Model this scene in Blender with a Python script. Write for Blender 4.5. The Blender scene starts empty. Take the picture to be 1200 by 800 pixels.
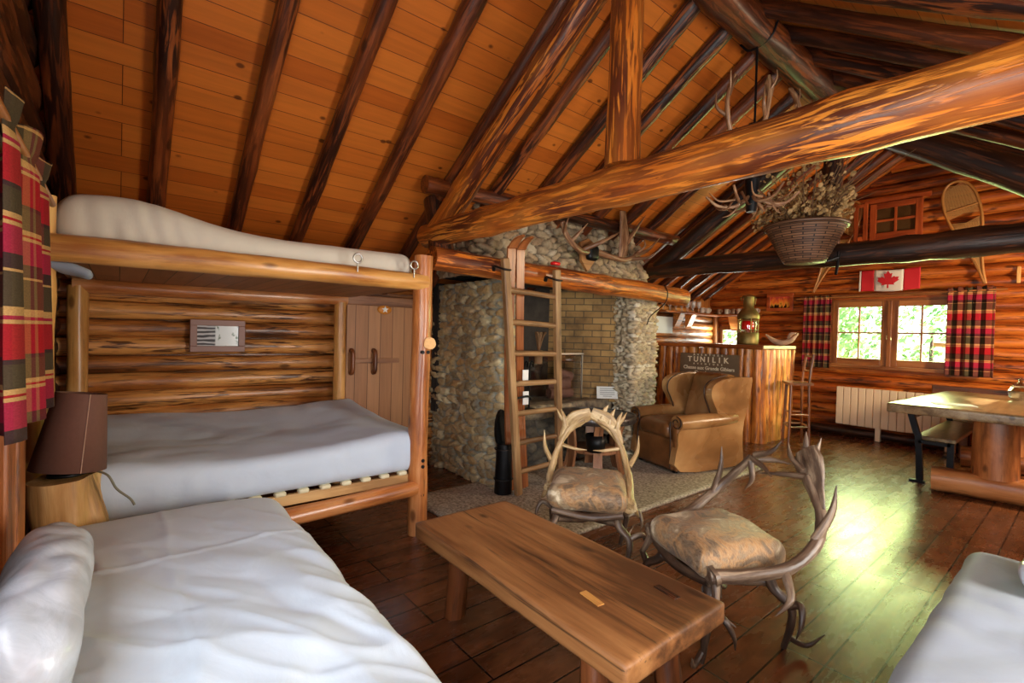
import bpy, bmesh, math, random
import numpy as np
from mathutils import Vector, Matrix, noise
R = math.radians
PI = math.pi
random.seed(7)
SC = bpy.context.scene
COL = SC.collection

# ------------------------------------------------------------------ materials
def new_mat(name):
    m = bpy.data.materials.new(name); m.use_nodes = True
    nt = m.node_tree; nt.nodes.clear()
    out = nt.nodes.new('ShaderNodeOutputMaterial')
    bs = nt.nodes.new('ShaderNodeBsdfPrincipled')
    nt.links.new(bs.outputs[0], out.inputs[0])
    return m, nt, bs

def lk(nt, a, b): nt.links.new(a, b)
def nd(nt, t, **kw):
    n = nt.nodes.new(t)
    for k, v in kw.items():
        if k in n.inputs.keys() if isinstance(k, str) else False:
            n.inputs[k].default_value = v
        else:
            setattr(n, k, v)
    return n
def srgb(r, g, b):
    f = lambda c: (c/255/12.92 if c/255 <= .04045 else ((c/255+.055)/1.055)**2.4)
    return (f(r), f(g), f(b), 1)
def gr(nt, sx=1, sy=1, sz=1):
    a = nd(nt, 'ShaderNodeAttribute', attribute_name='gr')
    m = nd(nt, 'ShaderNodeMapping'); m.inputs['Scale'].default_value = (sx, sy, sz)
    lk(nt, a.outputs['Vector'], m.inputs['Vector'])
    return m.outputs[0]
def ramp(nt, fac, stops, interp='LINEAR'):
    r = nd(nt, 'ShaderNodeValToRGB'); cr = r.color_ramp; cr.interpolation = interp
    while len(cr.elements) < len(stops): cr.elements.new(.5)
    for e, (p, c) in zip(cr.elements, stops):
        e.position = p; e.color = c if len(c) == 4 else (*c, 1)
    lk(nt, fac, r.inputs[0]); return r.outputs[0]
def mix(nt, fac, a, b, mode='MIX'):
    m = nd(nt, 'ShaderNodeMix', data_type='RGBA', blend_type=mode)
    for s, v in ((m.inputs[0], fac), (m.inputs[6], a), (m.inputs[7], b)):
        if hasattr(v, 'links'): lk(nt, v, s)
        else: s.default_value = v
    return m.outputs[2]
def mth(nt, op, a, b=0.0, c=None):
    m = nd(nt, 'ShaderNodeMath', operation=op)
    for i, v in enumerate((a, b) if c is None else (a, b, c)):
        if hasattr(v, 'links'): lk(nt, v, m.inputs[i])
        else: m.inputs[i].default_value = v
    return m.outputs[0]
def nz(nt, vec, scale, detail=4, rough=.55, dist=0):
    n = nd(nt, 'ShaderNodeTexNoise')
    n.inputs['Scale'].default_value = scale; n.inputs['Detail'].default_value = detail
    n.inputs['Roughness'].default_value = rough; n.inputs['Distortion'].default_value = dist
    lk(nt, vec, n.inputs['Vector']); return n.outputs[0]
def bump(nt, bs, h, strength=.3, dist=.01):
    b = nd(nt, 'ShaderNodeBump'); b.inputs['Strength'].default_value = strength; b.inputs['Distance'].default_value = dist
    lk(nt, h, b.inputs['Height']); lk(nt, b.outputs[0], bs.inputs['Normal'])
def setc(nt, bs, v, k='Base Color'):
    if hasattr(v, 'links'): lk(nt, v, bs.inputs[k])
    else: bs.inputs[k].default_value = v

def wood(name, light, mid, dark, rough=.4, along=.9, across=16, bark=None, barkamt=.5, barkscale=(40, 40, 3.0), knots=True, coat=0.0, bstr=.35, crack=.7, tone=.3):
    """log / board wood; the grain runs along gr.z"""
    m, nt, bs = new_mat(name)
    v = gr(nt, across, across, along*2)
    n1 = nz(nt, v, 1, 5, .6, .6)
    v2 = gr(nt, 4, 4, 1.2)
    n2 = nz(nt, v2, 1, 3, .5)
    n3 = nz(nt, gr(nt, across*5, across*5, along*3.2), 1, 5, .7, .3)
    f = mth(nt, 'ADD', mth(nt, 'ADD', mth(nt, 'MULTIPLY', n1, .48), mth(nt, 'MULTIPLY', n2, .42)), mth(nt, 'MULTIPLY', n3, .2))
    n4 = nz(nt, gr(nt, .06, .06, .002), 1, 0)
    f = mth(nt, 'ADD', f, mth(nt, 'MULTIPLY', mth(nt, 'SUBTRACT', n4, .5), tone))
    col = ramp(nt, f, [(.42, dark), (.53, mid), (.66, light)])
    cr_ = nz(nt, gr(nt, across*1.6, across*1.6, along*.9), 1, 6, .75, .5)
    crk = ramp(nt, cr_, [(.34, (1, 1, 1)), (.42, (0, 0, 0))])
    col = mix(nt, mth(nt, 'MULTIPLY', crk, crack), col, tuple(c*.3 for c in dark[:3])+(1,))
    h = mth(nt, 'ADD', n1, mth(nt, 'SUBTRACT', mth(nt, 'MULTIPLY', n3, .3), mth(nt, 'MULTIPLY', crk, .3)))
    if bark is not None:
        vb = gr(nt, *barkscale)
        nb = nz(nt, vb, 1, 4, .6, .9)
        fb = ramp(nt, nb, [(barkamt-.035, (0, 0, 0)), (barkamt+.035, (1, 1, 1))])
        big = nz(nt, gr(nt, 3, 3, .9), 1, 2)
        fb = mth(nt, 'MULTIPLY', fb, ramp(nt, big, [(.35, (.35, .35, .35)), (.55, (1, 1, 1))]))
        barkc = ramp(nt, n1, [(.35, tuple(c*.55 for c in bark[:3])), (.65, bark)])
        col = mix(nt, fb, col, barkc)
        h = mth(nt, 'ADD', mth(nt, 'MULTIPLY', fb, .8), mth(nt, 'MULTIPLY', n1, .4))
    if knots:
        vo = nd(nt, 'ShaderNodeTexVoronoi', feature='F1'); vo.inputs['Scale'].default_value = 1
        lk(nt, gr(nt, 7, 7, 3.2), vo.inputs['Vector'])
        k = ramp(nt, vo.outputs['Distance'], [(.09, (1, 1, 1)), (.17, (0, 0, 0))])
        col = mix(nt, mth(nt, 'MULTIPLY', k, .75), col, tuple(c*.35 for c in dark[:3])+(1,))
    setc(nt, bs, col); bs.inputs['Roughness'].default_value = rough
    bs.inputs['Coat Weight'].default_value = coat; bs.inputs['Coat Roughness'].default_value = .25
    bump(nt, bs, h, bstr, .006)
    return m

def plank(name, c1, c2, dark, bw, rh, mortar, rough, knots=False, coat=0.0, bstr=.4, grain=.35, wear=0.0, rvar=.12):
    """boards: run along gr.z, rows across gr.x"""
    m, nt, bs = new_mat(name)
    a = nd(nt, 'ShaderNodeAttribute', attribute_name='gr')
    sp = nd(nt, 'ShaderNodeSeparateXYZ'); lk(nt, a.outputs['Vector'], sp.inputs[0])
    cb = nd(nt, 'ShaderNodeCombineXYZ'); lk(nt, sp.outputs[2], cb.inputs[0]); lk(nt, sp.outputs[0], cb.inputs[1])
    br = nd(nt, 'ShaderNodeTexBrick'); br.offset = .37; br.offset_frequency = 3
    lk(nt, cb.outputs[0], br.inputs['Vector'])
    br.inputs['Scale'].default_value = 1; br.inputs['Brick Width'].default_value = bw
    br.inputs['Row Height'].default_value = rh; br.inputs['Mortar Size'].default_value = mortar
    br.inputs['Mortar Smooth'].default_value = .3
    br.inputs['Color1'].default_value = c1; br.inputs['Color2'].default_value = c2; br.inputs['Mortar'].default_value = dark
    g = nz(nt, gr(nt, 26, 26, 1.6), 1, 5, .6, .5)
    col = mix(nt, grain, br.outputs['Color'], ramp(nt, g, [(.3, dark), (.62, c2)]), 'MIX')
    if wear:
        w = nz(nt, gr(nt, 9, 9, 5), 1, 6, .65, .3)
        col = mix(nt, mth(nt, 'MULTIPLY', ramp(nt, w, [(.45, (0, 0, 0)), (.7, (1, 1, 1))]), wear), col, tuple(min(1, c*2.1+.01) for c in c1[:3])+(1,))
    col = mix(nt, br.outputs['Fac'], col, dark)
    if knots:
        vo = nd(nt, 'ShaderNodeTexVoronoi', feature='F1'); vo.inputs['Scale'].default_value = 1
        lk(nt, gr(nt, 9.5, 9.5, 6.5), vo.inputs['Vector'])
        sk = nd(nt, 'ShaderNodeSeparateColor'); lk(nt, vo.outputs['Color'], sk.inputs[0])
        k = mth(nt, 'MULTIPLY', ramp(nt, vo.outputs['Distance'], [(.10, (1, 1, 1)), (.17, (0, 0, 0))]), mth(nt, 'GREATER_THAN', sk.outputs[0], .38))
        col = mix(nt, mth(nt, 'MULTIPLY', k, .8), col, tuple(c*.5 for c in dark[:3])+(1,))
    setc(nt, bs, col)
    rr = nz(nt, gr(nt, 12, 12, 4), 1, 4)
    setc(nt, bs, mth(nt, 'ADD', mth(nt, 'MULTIPLY', rr, rvar), rough-rvar/2), 'Roughness'); bs.inputs['Specular IOR Level'].default_value = .42
    bs.inputs['Coat Weight'].default_value = coat; bs.inputs['Coat Roughness'].default_value = .12
    h = mth(nt, 'ADD', mth(nt, 'MULTIPLY', mth(nt, 'SUBTRACT', 1, br.outputs['Fac']), 1), mth(nt, 'MULTIPLY', g, .25))
    bump(nt, bs, h, bstr, .004)
    return m

def simple(name, col, rough=.5, metal=0, var=.0, scale=8, bstr=0, spec=.5, col2=None, sheen=0):
    m, nt, bs = new_mat(name)
    bs.inputs['Roughness'].default_value = rough; bs.inputs['Metallic'].default_value = metal
    bs.inputs['Specular IOR Level'].default_value = spec
    if sheen: bs.inputs['Sheen Weight'].default_value = sheen
    if var or bstr or col2:
        tc = nd(nt, 'ShaderNodeTexCoord')
        n = nz(nt, tc.outputs['Object'], scale, 5, .6)
        c2 = col2 or tuple(c*(1-var) for c in col[:3])+(1,)
        setc(nt, bs, ramp(nt, n, [(.35, c2), (.65, col)]))
        if bstr: bump(nt, bs, n, bstr, .01)
    else: setc(nt, bs, col)
    return m

M = {}
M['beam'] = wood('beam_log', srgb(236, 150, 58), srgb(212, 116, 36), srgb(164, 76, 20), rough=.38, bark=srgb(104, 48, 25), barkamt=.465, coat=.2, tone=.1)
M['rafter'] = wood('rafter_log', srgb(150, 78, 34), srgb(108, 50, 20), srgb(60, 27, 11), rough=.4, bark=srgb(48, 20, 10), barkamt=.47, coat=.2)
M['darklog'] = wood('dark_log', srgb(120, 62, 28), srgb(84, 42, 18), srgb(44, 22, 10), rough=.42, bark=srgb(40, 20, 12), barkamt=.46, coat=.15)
M['walllog'] = wood('wall_log', srgb(214, 122, 46), srgb(172, 82, 26), srgb(84, 34, 12), rough=.36, bark=srgb(84, 38, 16), barkamt=.56, coat=.15, across=6, along=.6)
M['walllogB'] = wood('bunk_wall_log', srgb(216, 152, 82), srgb(170, 104, 46), srgb(84, 44, 17), rough=.36, bark=srgb(84, 46, 20), barkamt=.55, coat=.12, tone=.4, across=6, along=.6)
M['pale'] = wood('pale_pole', srgb(232, 178, 108), srgb(208, 148, 76), srgb(160, 98, 44), rough=.35, coat=.2, across=12)
M['palered'] = wood('reddish_pole', srgb(222, 160, 104), srgb(192, 118, 62), srgb(140, 74, 32), rough=.3, coat=.3, across=12)
M['barlog'] = wood('bar_log', srgb(240, 172, 92), srgb(206, 122, 48), srgb(122, 58, 18), rough=.33, coat=.2, across=7, bark=srgb(110, 56, 24), barkamt=.57)
M['bench'] = wood('bench_wood', srgb(174, 120, 70), srgb(138, 88, 47), srgb(84, 50, 24), rough=.5, along=.55, across=9, coat=.05, bstr=.3, crack=.85)
M['benchleg'] = wood('bench_leg_wood', srgb(130, 74, 38), srgb(98, 52, 24), srgb(56, 28, 12), rough=.4)
M['tablelog'] = wood('table_log', srgb(206, 136, 80), srgb(176, 104, 54), srgb(112, 62, 30), rough=.4, across=9)
M['tabletop'] = wood('table_top', srgb(168, 142, 104), srgb(138, 110, 76), srgb(92, 68, 44), rough=.3, coat=.25)
M['ladder'] = wood('ladder_wood', srgb(178, 140, 96), srgb(148, 110, 70), srgb(104, 72, 44), rough=.5, across=22)
M['ski'] = wood('ski_wood', srgb(172, 104, 58), srgb(146, 82, 42), srgb(108, 56, 28), rough=.28, knots=False, coat=.4, across=24)
M['stave'] = wood('stave_wood', srgb(170, 120, 82), srgb(140, 92, 60), srgb(96, 58, 36), rough=.4, knots=False)
M['stool'] = wood('stool_wood', srgb(150, 92, 52), srgb(112, 62, 32), srgb(66, 34, 16), rough=.28, coat=.3)
M['stump'] = wood('stump_wood', srgb(230, 190, 132), srgb(190, 142, 84), srgb(104, 66, 34), rough=.5, across=8, along=.5, bstr=.9, tone=0)
M['winwood'] = wood('window_wood', srgb(176, 114, 60), srgb(148, 88, 42), srgb(108, 58, 26), rough=.35, knots=False, coat=.2)
M['redwood'] = wood('red_wood', srgb(196, 96, 44), srgb(166, 74, 32), srgb(120, 48, 20), rough=.35, knots=False, coat=.2)
M['shelf'] = wood('shelf_wood', srgb(170, 96, 40), srgb(136, 70, 26), srgb(90, 42, 14), rough=.4)
M['slat'] = simple('slat_cap', srgb(222, 212, 176), .5)
M['ply'] = wood('ply_wood', srgb(214, 174, 116), srgb(196, 152, 96), srgb(160, 118, 70), rough=.45, knots=False)
M['doorwood'] = plank('door_boards', srgb(188, 136, 92), srgb(166, 112, 72), srgb(84, 52, 30), 3, .12, .003, .42, bstr=.3, grain=.3)
M['ceil'] = plank('ceiling_boards', srgb(212, 120, 42), srgb(180, 90, 26), srgb(90, 38, 9), 4.3, .117, .0022, .42, knots=True, coat=.1, bstr=.35, grain=.3)
M['ceilB'] = plank('bunk_boards', srgb(186, 124, 78), srgb(152, 98, 58), srgb(70, 42, 22), 1.9, .12, .003, .5, bstr=.3)
M['floor'] = plank('floor_boards', srgb(124, 72, 40), srgb(90, 50, 27), srgb(24, 13, 8), 1.15, .155, .0045, .27, coat=.0, bstr=.8, grain=.5, wear=.28, rvar=.22)

def mat_sheet(name, col, rough=.75):
    m, nt, bs = new_mat(name)
    tc = nd(nt, 'ShaderNodeTexCoord')
    n = nz(nt, tc.outputs['Object'], 5, 5, .55, .8)
    w = nz(nt, tc.outputs['Object'], 500, 2)
    setc(nt, bs, ramp(nt, n, [(.3, tuple(c*.93 for c in col[:3])), (.7, col)]))
    bs.inputs['Roughness'].default_value = rough; bs.inputs['Sheen Weight'].default_value = .15
    h = mth(nt, 'ADD', n, mth(nt, 'MULTIPLY', w, .04))
    bump(nt, bs, h, .22, .02)
    return m
M['sheet'] = mat_sheet('white_sheet', srgb(206, 217, 224))
M['sheetB'] = mat_sheet('grey_sheet', srgb(200, 212, 228))
M['sheetC'] = mat_sheet('cream_sheet', srgb(214, 206, 188))
M['sheetD'] = mat_sheet('cool_grey_sheet', srgb(142, 150, 163))

def mat_plastic():
    m, nt, bs = new_mat('plastic_wrapped_cloth')
    tc = nd(nt, 'ShaderNodeTexCoord')
    n = nz(nt, tc.outputs['Object'], 9, 6, .6, 1.2)
    setc(nt, bs, ramp(nt, n, [(.3, srgb(176, 182, 188)), (.7, srgb(212, 216, 222))]))
    bs.inputs['Roughness'].default_value = .32; bs.inputs['Coat Weight'].default_value = .5
    bs.inputs['Coat Roughness'].default_value = .2
    bump(nt, bs, n, .3, .015); return m
M['plastic'] = mat_plastic()

def mat_stone(name, cols, mortar):
    m, nt, bs = new_mat(name)
    a = nd(nt, 'ShaderNodeAttribute', attribute_name='gr')
    sp = nd(nt, 'ShaderNodeSeparateXYZ'); lk(nt, a.outputs['Vector'], sp.inputs[0])
    tc = nd(nt, 'ShaderNodeTexCoord')
    n = nz(nt, tc.outputs['Object'], 28, 6, .65)
    n2 = nz(nt, tc.outputs['Object'], 9, 3)
    k = len(cols)
    c = ramp(nt, sp.outputs[0], [((i+.5)/k, cc) for i, cc in enumerate(cols)])
    c = mix(nt, .3, c, ramp(nt, n, [(.3, tuple(x*.3 for x in cols[0][:3])), (.7, tuple(min(1, x*1.15) for x in cols[-1][:3]))]), 'MIX')
    c = mix(nt, sp.outputs[1], mortar, c)
    c = mix(nt, mth(nt, 'MULTIPLY', n2, .16), c, srgb(74, 62, 48))
    setc(nt, bs, c); bs.inputs['Roughness'].default_value = .8
    bump(nt, bs, n, .6, .01); return m
M['stone'] = mat_stone('field_stone', [srgb(160, 130, 86), srgb(204, 170, 114), srgb(112, 92, 66), srgb(194, 146, 82), srgb(226, 208, 164)], srgb(146, 150, 142))
M['stonepale'] = mat_stone('pale_stone', [srgb(190, 168, 130), srgb(220, 202, 168), srgb(156, 134, 100), srgb(204, 168, 116), srgb(230, 220, 198)], srgb(120, 106, 86))
M['stonebreast'] = mat_stone('warm_stone', [srgb(160, 132, 98), srgb(194, 168, 128), srgb(124, 100, 74), srgb(178, 140, 96), srgb(206, 190, 160)], srgb(84, 70, 54))
M['stonedark'] = mat_stone('sooty_stone', [srgb(86, 78, 66), srgb(104, 92, 74), srgb(70, 66, 60), srgb(96, 84, 64), srgb(120, 110, 94)], srgb(66, 64, 60))

def mat_brick():
    m, nt, bs = new_mat('fire_brick')
    a = nd(nt, 'ShaderNodeAttribute', attribute_name='gr')
    br = nd(nt, 'ShaderNodeTexBrick')
    lk(nt, a.outputs['Vector'], br.inputs['Vector'])
    br.inputs['Scale'].default_value = 1; br.inputs['Brick Width'].default_value = .21
    br.inputs['Row Height'].default_value = .075; br.inputs['Mortar Size'].default_value = .006
    br.inputs['Color1'].default_value = srgb(190, 150, 92); br.inputs['Color2'].default_value = srgb(160, 122, 72)
    br.inputs['Mortar'].default_value = srgb(110, 92, 66)
    tc = nd(nt, 'ShaderNodeTexCoord')
    n = nz(nt, tc.outputs['Object'], 3.5, 5, .6)
    c = mix(nt, mth(nt, 'MULTIPLY', ramp(nt, n, [(.42, (0, 0, 0)), (.68, (1, 1, 1))]), .7), br.outputs['Color'], srgb(66, 54, 40))
    setc(nt, bs, c); bs.inputs['Roughness'].default_value = .85
    bump(nt, bs, mth(nt, 'SUBTRACT', 1, br.outputs['Fac']), .5, .01); return m
M['brick'] = mat_brick()
M['soot'] = simple('soot', srgb(62, 56, 50), .9, var=.5, scale=6, bstr=.4)
M['hearth'] = simple('pebbled_hearth', srgb(200, 186, 166), .75, scale=46, bstr=.5, col2=srgb(118, 104, 90))
M['ledge'] = simple('hearth_ledge_stone', srgb(170, 150, 118), .7, scale=11, bstr=.5, col2=srgb(96, 86, 76))

def mat_plaid(name='tartan_cloth', ku=1.0):
    m, nt, bs = new_mat(name)
    a = nd(nt, 'ShaderNodeAttribute', attribute_name='gr')
    sp = nd(nt, 'ShaderNodeSeparateXYZ'); lk(nt, a.outputs['Vector'], sp.inputs[0])
    olive, red, cream, brown, crim = srgb(72, 60, 40), srgb(164, 20, 30), srgb(196, 152, 92), srgb(58, 38, 36), srgb(160, 30, 58)
    seq = [(0, red), (.20, cream), (.225, crim), (.25, cream), (.30, olive), (.50, cream), (.515, brown), (.60, crim), (.76, cream), (.785, red), (.80, cream), (.83, olive), (.97, brown)]
    cs = []
    for i, k in ((1, 1/.42), (0, 1/.40)):
        f = mth(nt, 'FRACT', mth(nt, 'MULTIPLY', sp.outputs[i], k))
        cs.append(ramp(nt, f, seq, 'CONSTANT'))
    c = mix(nt, .24, cs[0], cs[1])
    w = nz(nt, gr(nt, 260, 260, 1), 1, 2)
    c = mix(nt, .3, c, ramp(nt, w, [(.35, (.25, .25, .25)), (.65, (1, 1, 1))]), 'MULTIPLY')
    setc(nt, bs, c); bs.inputs['Roughness'].default_value = .9; bs.inputs['Specular IOR Level'].default_value = .2
    bump(nt, bs, w, .2, .004); return m
M['plaid'] = mat_plaid()

def mat_leather():
    m, nt, bs = new_mat('tan_leather')
    tc = nd(nt, 'ShaderNodeTexCoord')
    n = nz(nt, tc.outputs['Object'], 1.7, 4, .5, .3)
    g = nz(nt, tc.outputs['Object'], 120, 3)
    setc(nt, bs, ramp(nt, n, [(.33, srgb(110, 72, 40)), (.5, srgb(164, 116, 68)), (.68, srgb(204, 160, 106))]))
    setc(nt, bs, mth(nt, 'ADD', mth(nt, 'MULTIPLY', n, .25), .16), 'Roughness')
    bump(nt, bs, mth(nt, 'ADD', mth(nt, 'MULTIPLY', n, 2), mth(nt, 'MULTIPLY', g, .3)), .25, .01); return m
M['leather'] = mat_leather()
M['leatherdark'] = simple('worn_brown_leather', srgb(146, 94, 52), .33, var=.45, scale=5, bstr=.3)
M['piping'] = simple('dark_piping', srgb(58, 36, 20), .45)

def mat_hide():
    m, nt, bs = new_mat('deer_hide')
    tc = nd(nt, 'ShaderNodeTexCoord')
    n = nz(nt, tc.outputs['Object'], 8, 3, .55, .8)
    mp = nd(nt, 'ShaderNodeMapping'); mp.inputs['Scale'].default_value = (40, 160, 60); lk(nt, tc.outputs['Object'], mp.inputs[0])
    f = nz(nt, mp.outputs[0], 1, 4, .7, .8)
    c = ramp(nt, n, [(.36, srgb(86, 56, 30)), (.45, srgb(170, 120, 66)), (.52, srgb(126, 98, 68)), (.58, srgb(156, 130, 94)), (.66, srgb(224, 206, 172))])
    c = mix(nt, .22, c, ramp(nt, f, [(.3, srgb(70, 50, 30)), (.7, srgb(226, 206, 170))]))
    setc(nt, bs, c); bs.inputs['Roughness'].default_value = .5; bs.inputs['Sheen Weight'].default_value = .08
    bump(nt, bs, f, .5, .01); return m
M['hide'] = mat_hide()

def mat_antler(name, a, b, c):
    m, nt, bs = new_mat(name)
    n = nz(nt, gr(nt, 30, 30, 4), 1, 5, .65, .4)
    n2 = nz(nt, gr(nt, 90, 90, 6), 1, 3)
    setc(nt, bs, ramp(nt, n, [(.32, a), (.5, b), (.68, c)])); bs.inputs['Roughness'].default_value = .4
    bump(nt, bs, mth(nt, 'ADD', n, mth(nt, 'MULTIPLY', n2, .5)), .6, .006); return m
M['antler'] = mat_antler('antler_bone', srgb(58, 42, 32), srgb(102, 80, 62), srgb(160, 136, 110))
M['antlerpale'] = mat_antler('pale_antler_bone', srgb(120, 92, 58), srgb(178, 146, 100), srgb(218, 192, 148))
M['antlerdark'] = mat_antler('dark_antler_bone', srgb(36, 26, 20), srgb(66, 48, 36), srgb(108, 84, 64))
M['antlerwall'] = mat_antler('brown_antler_bone', srgb(84, 54, 34), srgb(132, 90, 60), srgb(188, 146, 108))

M['black'] = simple('black_metal', srgb(26, 26, 28), .4, .6)
M['iron'] = simple('dark_iron', srgb(56, 52, 50), .45, .8)
M['rim'] = simple('steel_rim', srgb(104, 98, 96), .35, .85, var=.3, scale=14)
M['slate'] = simple('slate_top', srgb(52, 52, 56), .38, var=.35, scale=16, bstr=.15)
M['steel'] = simple('bright_steel', srgb(190, 188, 184), .3, 1)
M['brass'] = simple('aged_brass', srgb(142, 122, 70), .5, .75, var=.4, scale=10)
M['shade'] = simple('brown_lamp_cloth', srgb(112, 74, 60), .8, var=.08, scale=60)
M['seam'] = simple('lamp_seam', srgb(168, 132, 112), .7)
M['cord'] = simple('olive_cord', srgb(112, 108, 88), .5)
M['radiator'] = simple('cream_radiator', srgb(238, 214, 180), .4)
M['signboard'] = simple('sign_board', srgb(118, 98, 76), .6, var=.15, scale=20)
M['signtext'] = simple('sign_lettering', srgb(236, 224, 196), .6)
M['white'] = simple('white_card', srgb(230, 230, 226), .6)
M['textgrey'] = simple('grey_print', srgb(130, 130, 128), .7)
M['red'] = simple('flag_red', srgb(200, 26, 36), .7)
M['flagwhite'] = simple('flag_white', srgb(232, 222, 206), .7)
M['mug'] = simple('mug_glaze', srgb(212, 196, 178), .25)
M['mugbrown'] = simple('brown_mug_glaze', srgb(140, 108, 84), .25)
M['basket'] = None
M['dried'] = simple('dried_seed_pods', srgb(206, 162, 102), .7, var=.6, scale=30)
M['twig'] = simple('dried_twigs', srgb(112, 80, 50), .8)
M['rawhide'] = simple('rawhide_lacing', srgb(186, 136, 76), .5)
M['snowframe'] = wood('snowshoe_frame', srgb(206, 150, 84), srgb(178, 118, 58), srgb(140, 86, 38), rough=.4, knots=False)
M['pink'] = simple('pinkish_firewood', srgb(190, 140, 122), .8, var=.35, scale=14, bstr=.4)
M['driftwood'] = simple('driftwood', srgb(214, 176, 146), .6, var=.4, scale=14, bstr=.4)
M['frame'] = simple('rosy_frame_paint', srgb(140, 98, 82), .45, var=.1)
M['redglow'] = simple('red_glass', srgb(210, 20, 22), .12)
M['panel'] = simple('pale_board', srgb(206, 214, 216), .5)
M['emblem'] = simple('orange_emblem', srgb(206, 128, 40), .5)
M['ground'] = simple('lawn', srgb(96, 140, 56), .9, var=.4, scale=3)
M['whitewax'] = simple('white_candle', srgb(230, 226, 214), .5)

def mat_leaf():
    m, nt, bs = new_mat('leaf_green')
    oi = nd(nt, 'ShaderNodeAttribute', attribute_name='gr')
    sp = nd(nt, 'ShaderNodeSeparateXYZ'); lk(nt, oi.outputs['Vector'], sp.inputs[0])
    setc(nt, bs, ramp(nt, sp.outputs[0], [(0, srgb(120, 170, 96)), (.5, srgb(176, 206, 130)), (1, srgb(226, 236, 170))]))
    bs.inputs['Roughness'].default_value = .6
    bs.inputs['Transmission Weight'].default_value = 0
    return m
M['leaf'] = mat_leaf()

def mat_glass(name, tint=(1, 1, 1, 1), refl=.08):
    m = bpy.data.materials.new(name); m.use_nodes = True; nt = m.node_tree; nt.nodes.clear()
    o = nd(nt, 'ShaderNodeOutputMaterial'); t = nd(nt, 'ShaderNodeBsdfTransparent'); t.inputs[0].default_value = tint
    g = nd(nt, 'ShaderNodeBsdfGlossy'); g.inputs['Roughness'].default_value = .03
    mx = nd(nt, 'ShaderNodeMixShader'); mx.inputs[0].default_value = refl
    lk(nt, t.outputs[0], mx.inputs[1]); lk(nt, g.outputs[0], mx.inputs[2]); lk(nt, mx.outputs[0], o.inputs[0]); return m
M['pane'] = mat_glass('window_glass')
M['smoke'] = mat_glass('smoky_fire_glass', (.82, .82, .82, 1), .10)
def mat_highlit_tumbler():
    m = mat_glass('drinking_glass', (.97, .97, .97, 1), .35); nt = m.node_tree
    o = [n for n in nt.nodes if n.type == 'OUTPUT_MATERIAL'][0]; mx = [n for n in nt.nodes if n.type == 'MIX_SHADER'][0]
    d = nd(nt, 'ShaderNodeBsdfDiffuse'); d.inputs[0].default_value = (.9, .92, .92, 1); m2 = nd(nt, 'ShaderNodeMixShader'); m2.inputs[0].default_value = .28  # white diffuse mixed in paints highlights onto the clear glass
    lk(nt, mx.outputs[0], m2.inputs[1]); lk(nt, d.outputs[0], m2.inputs[2]); lk(nt, m2.outputs[0], o.inputs[0]); return m
M['clear'] = mat_highlit_tumbler()
M['unused_glass'] = mat_glass('drinking_glass', (.97, .97, .97, 1), .55)
M['crystal'] = mat_glass('cut_crystal', (.8, .85, .9, 1), .45)

def mat_wicker():
    m, nt, bs = new_mat('woven_wicker')
    a = nd(nt, 'ShaderNodeAttribute', attribute_name='gr')
    br = nd(nt, 'ShaderNodeTexBrick'); lk(nt, a.outputs['Vector'], br.inputs['Vector'])
    br.inputs['Scale'].default_value = 1; br.inputs['Brick Width'].default_value = .075; br.inputs['Row Height'].default_value = .02
    br.inputs['Mortar Size'].default_value = .0025
    br.inputs['Color1'].default_value = srgb(134, 94, 66); br.inputs['Color2'].default_value = srgb(92, 62, 44); br.inputs['Mortar'].default_value = srgb(28, 18, 12)
    setc(nt, bs, br.outputs['Color']); bs.inputs['Roughness'].default_value = .5
    bump(nt, bs, mth(nt, 'SUBTRACT', 1, br.outputs['Fac']), .8, .01); return m
M['wicker'] = mat_wicker()

def mat_photo(name, kind):
    m, nt, bs = new_mat(name)
    if kind == 'sunset':
        v = gr(nt, 1, 1, 1); a = nd(nt, 'ShaderNodeSeparateXYZ'); lk(nt, v, a.inputs[0])
        n = nz(nt, gr(nt, 26, 9, 1), 1, 3, .6)
        h = mth(nt, 'ADD', mth(nt, 'MULTIPLY', a.outputs[1], 3.0), mth(nt, 'MULTIPLY', n, .9))
        c = ramp(nt, h, [(.36, srgb(18, 12, 10)), (.44, srgb(236, 160, 60)), (.6, srgb(240, 120, 50)), (.85, srgb(190, 60, 60))])
    else:
        a = nd(nt, 'ShaderNodeSeparateXYZ'); lk(nt, gr(nt), a.inputs[0])
        w = nd(nt, 'ShaderNodeTexWave'); w.inputs['Scale'].default_value = 2.6; w.inputs['Distortion'].default_value = 4; w.bands_direction = 'Y'
        lk(nt, gr(nt), w.inputs['Vector'])
        left = ramp(nt, w.outputs['Fac'], [(.4, srgb(70, 74, 78)), (.75, srgb(190, 194, 196))])
        n = nz(nt, gr(nt, 9, 3, 1), 1, 4, .6)
        right = ramp(nt, n, [(.36, srgb(110, 130, 110)), (.42, srgb(226, 232, 232))])
        c = mix(nt, ramp(nt, a.outputs[0], [(.44, (0, 0, 0)), (.46, (1, 1, 1))]), left, right)
    setc(nt, bs, c); bs.inputs['Roughness'].default_value = .12; return m
M['sunset'] = mat_photo('sunset_picture', 'sunset')
M['winter'] = mat_photo('winter_picture', 'winter')

# ------------------------------------------------------------------ mesh helpers
class MB:
    def __init__(s): s.v = []; s.f = []; s.g = []; s.sm = []
    def add(s, vs, fs, gs, smooth=True):
        b = len(s.v); s.v += [tuple(v) for v in vs]; s.g += [tuple(g) for g in gs]
        s.f += [tuple(b+i for i in f) for f in fs]; s.sm += [smooth]*len(fs); return s

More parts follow.
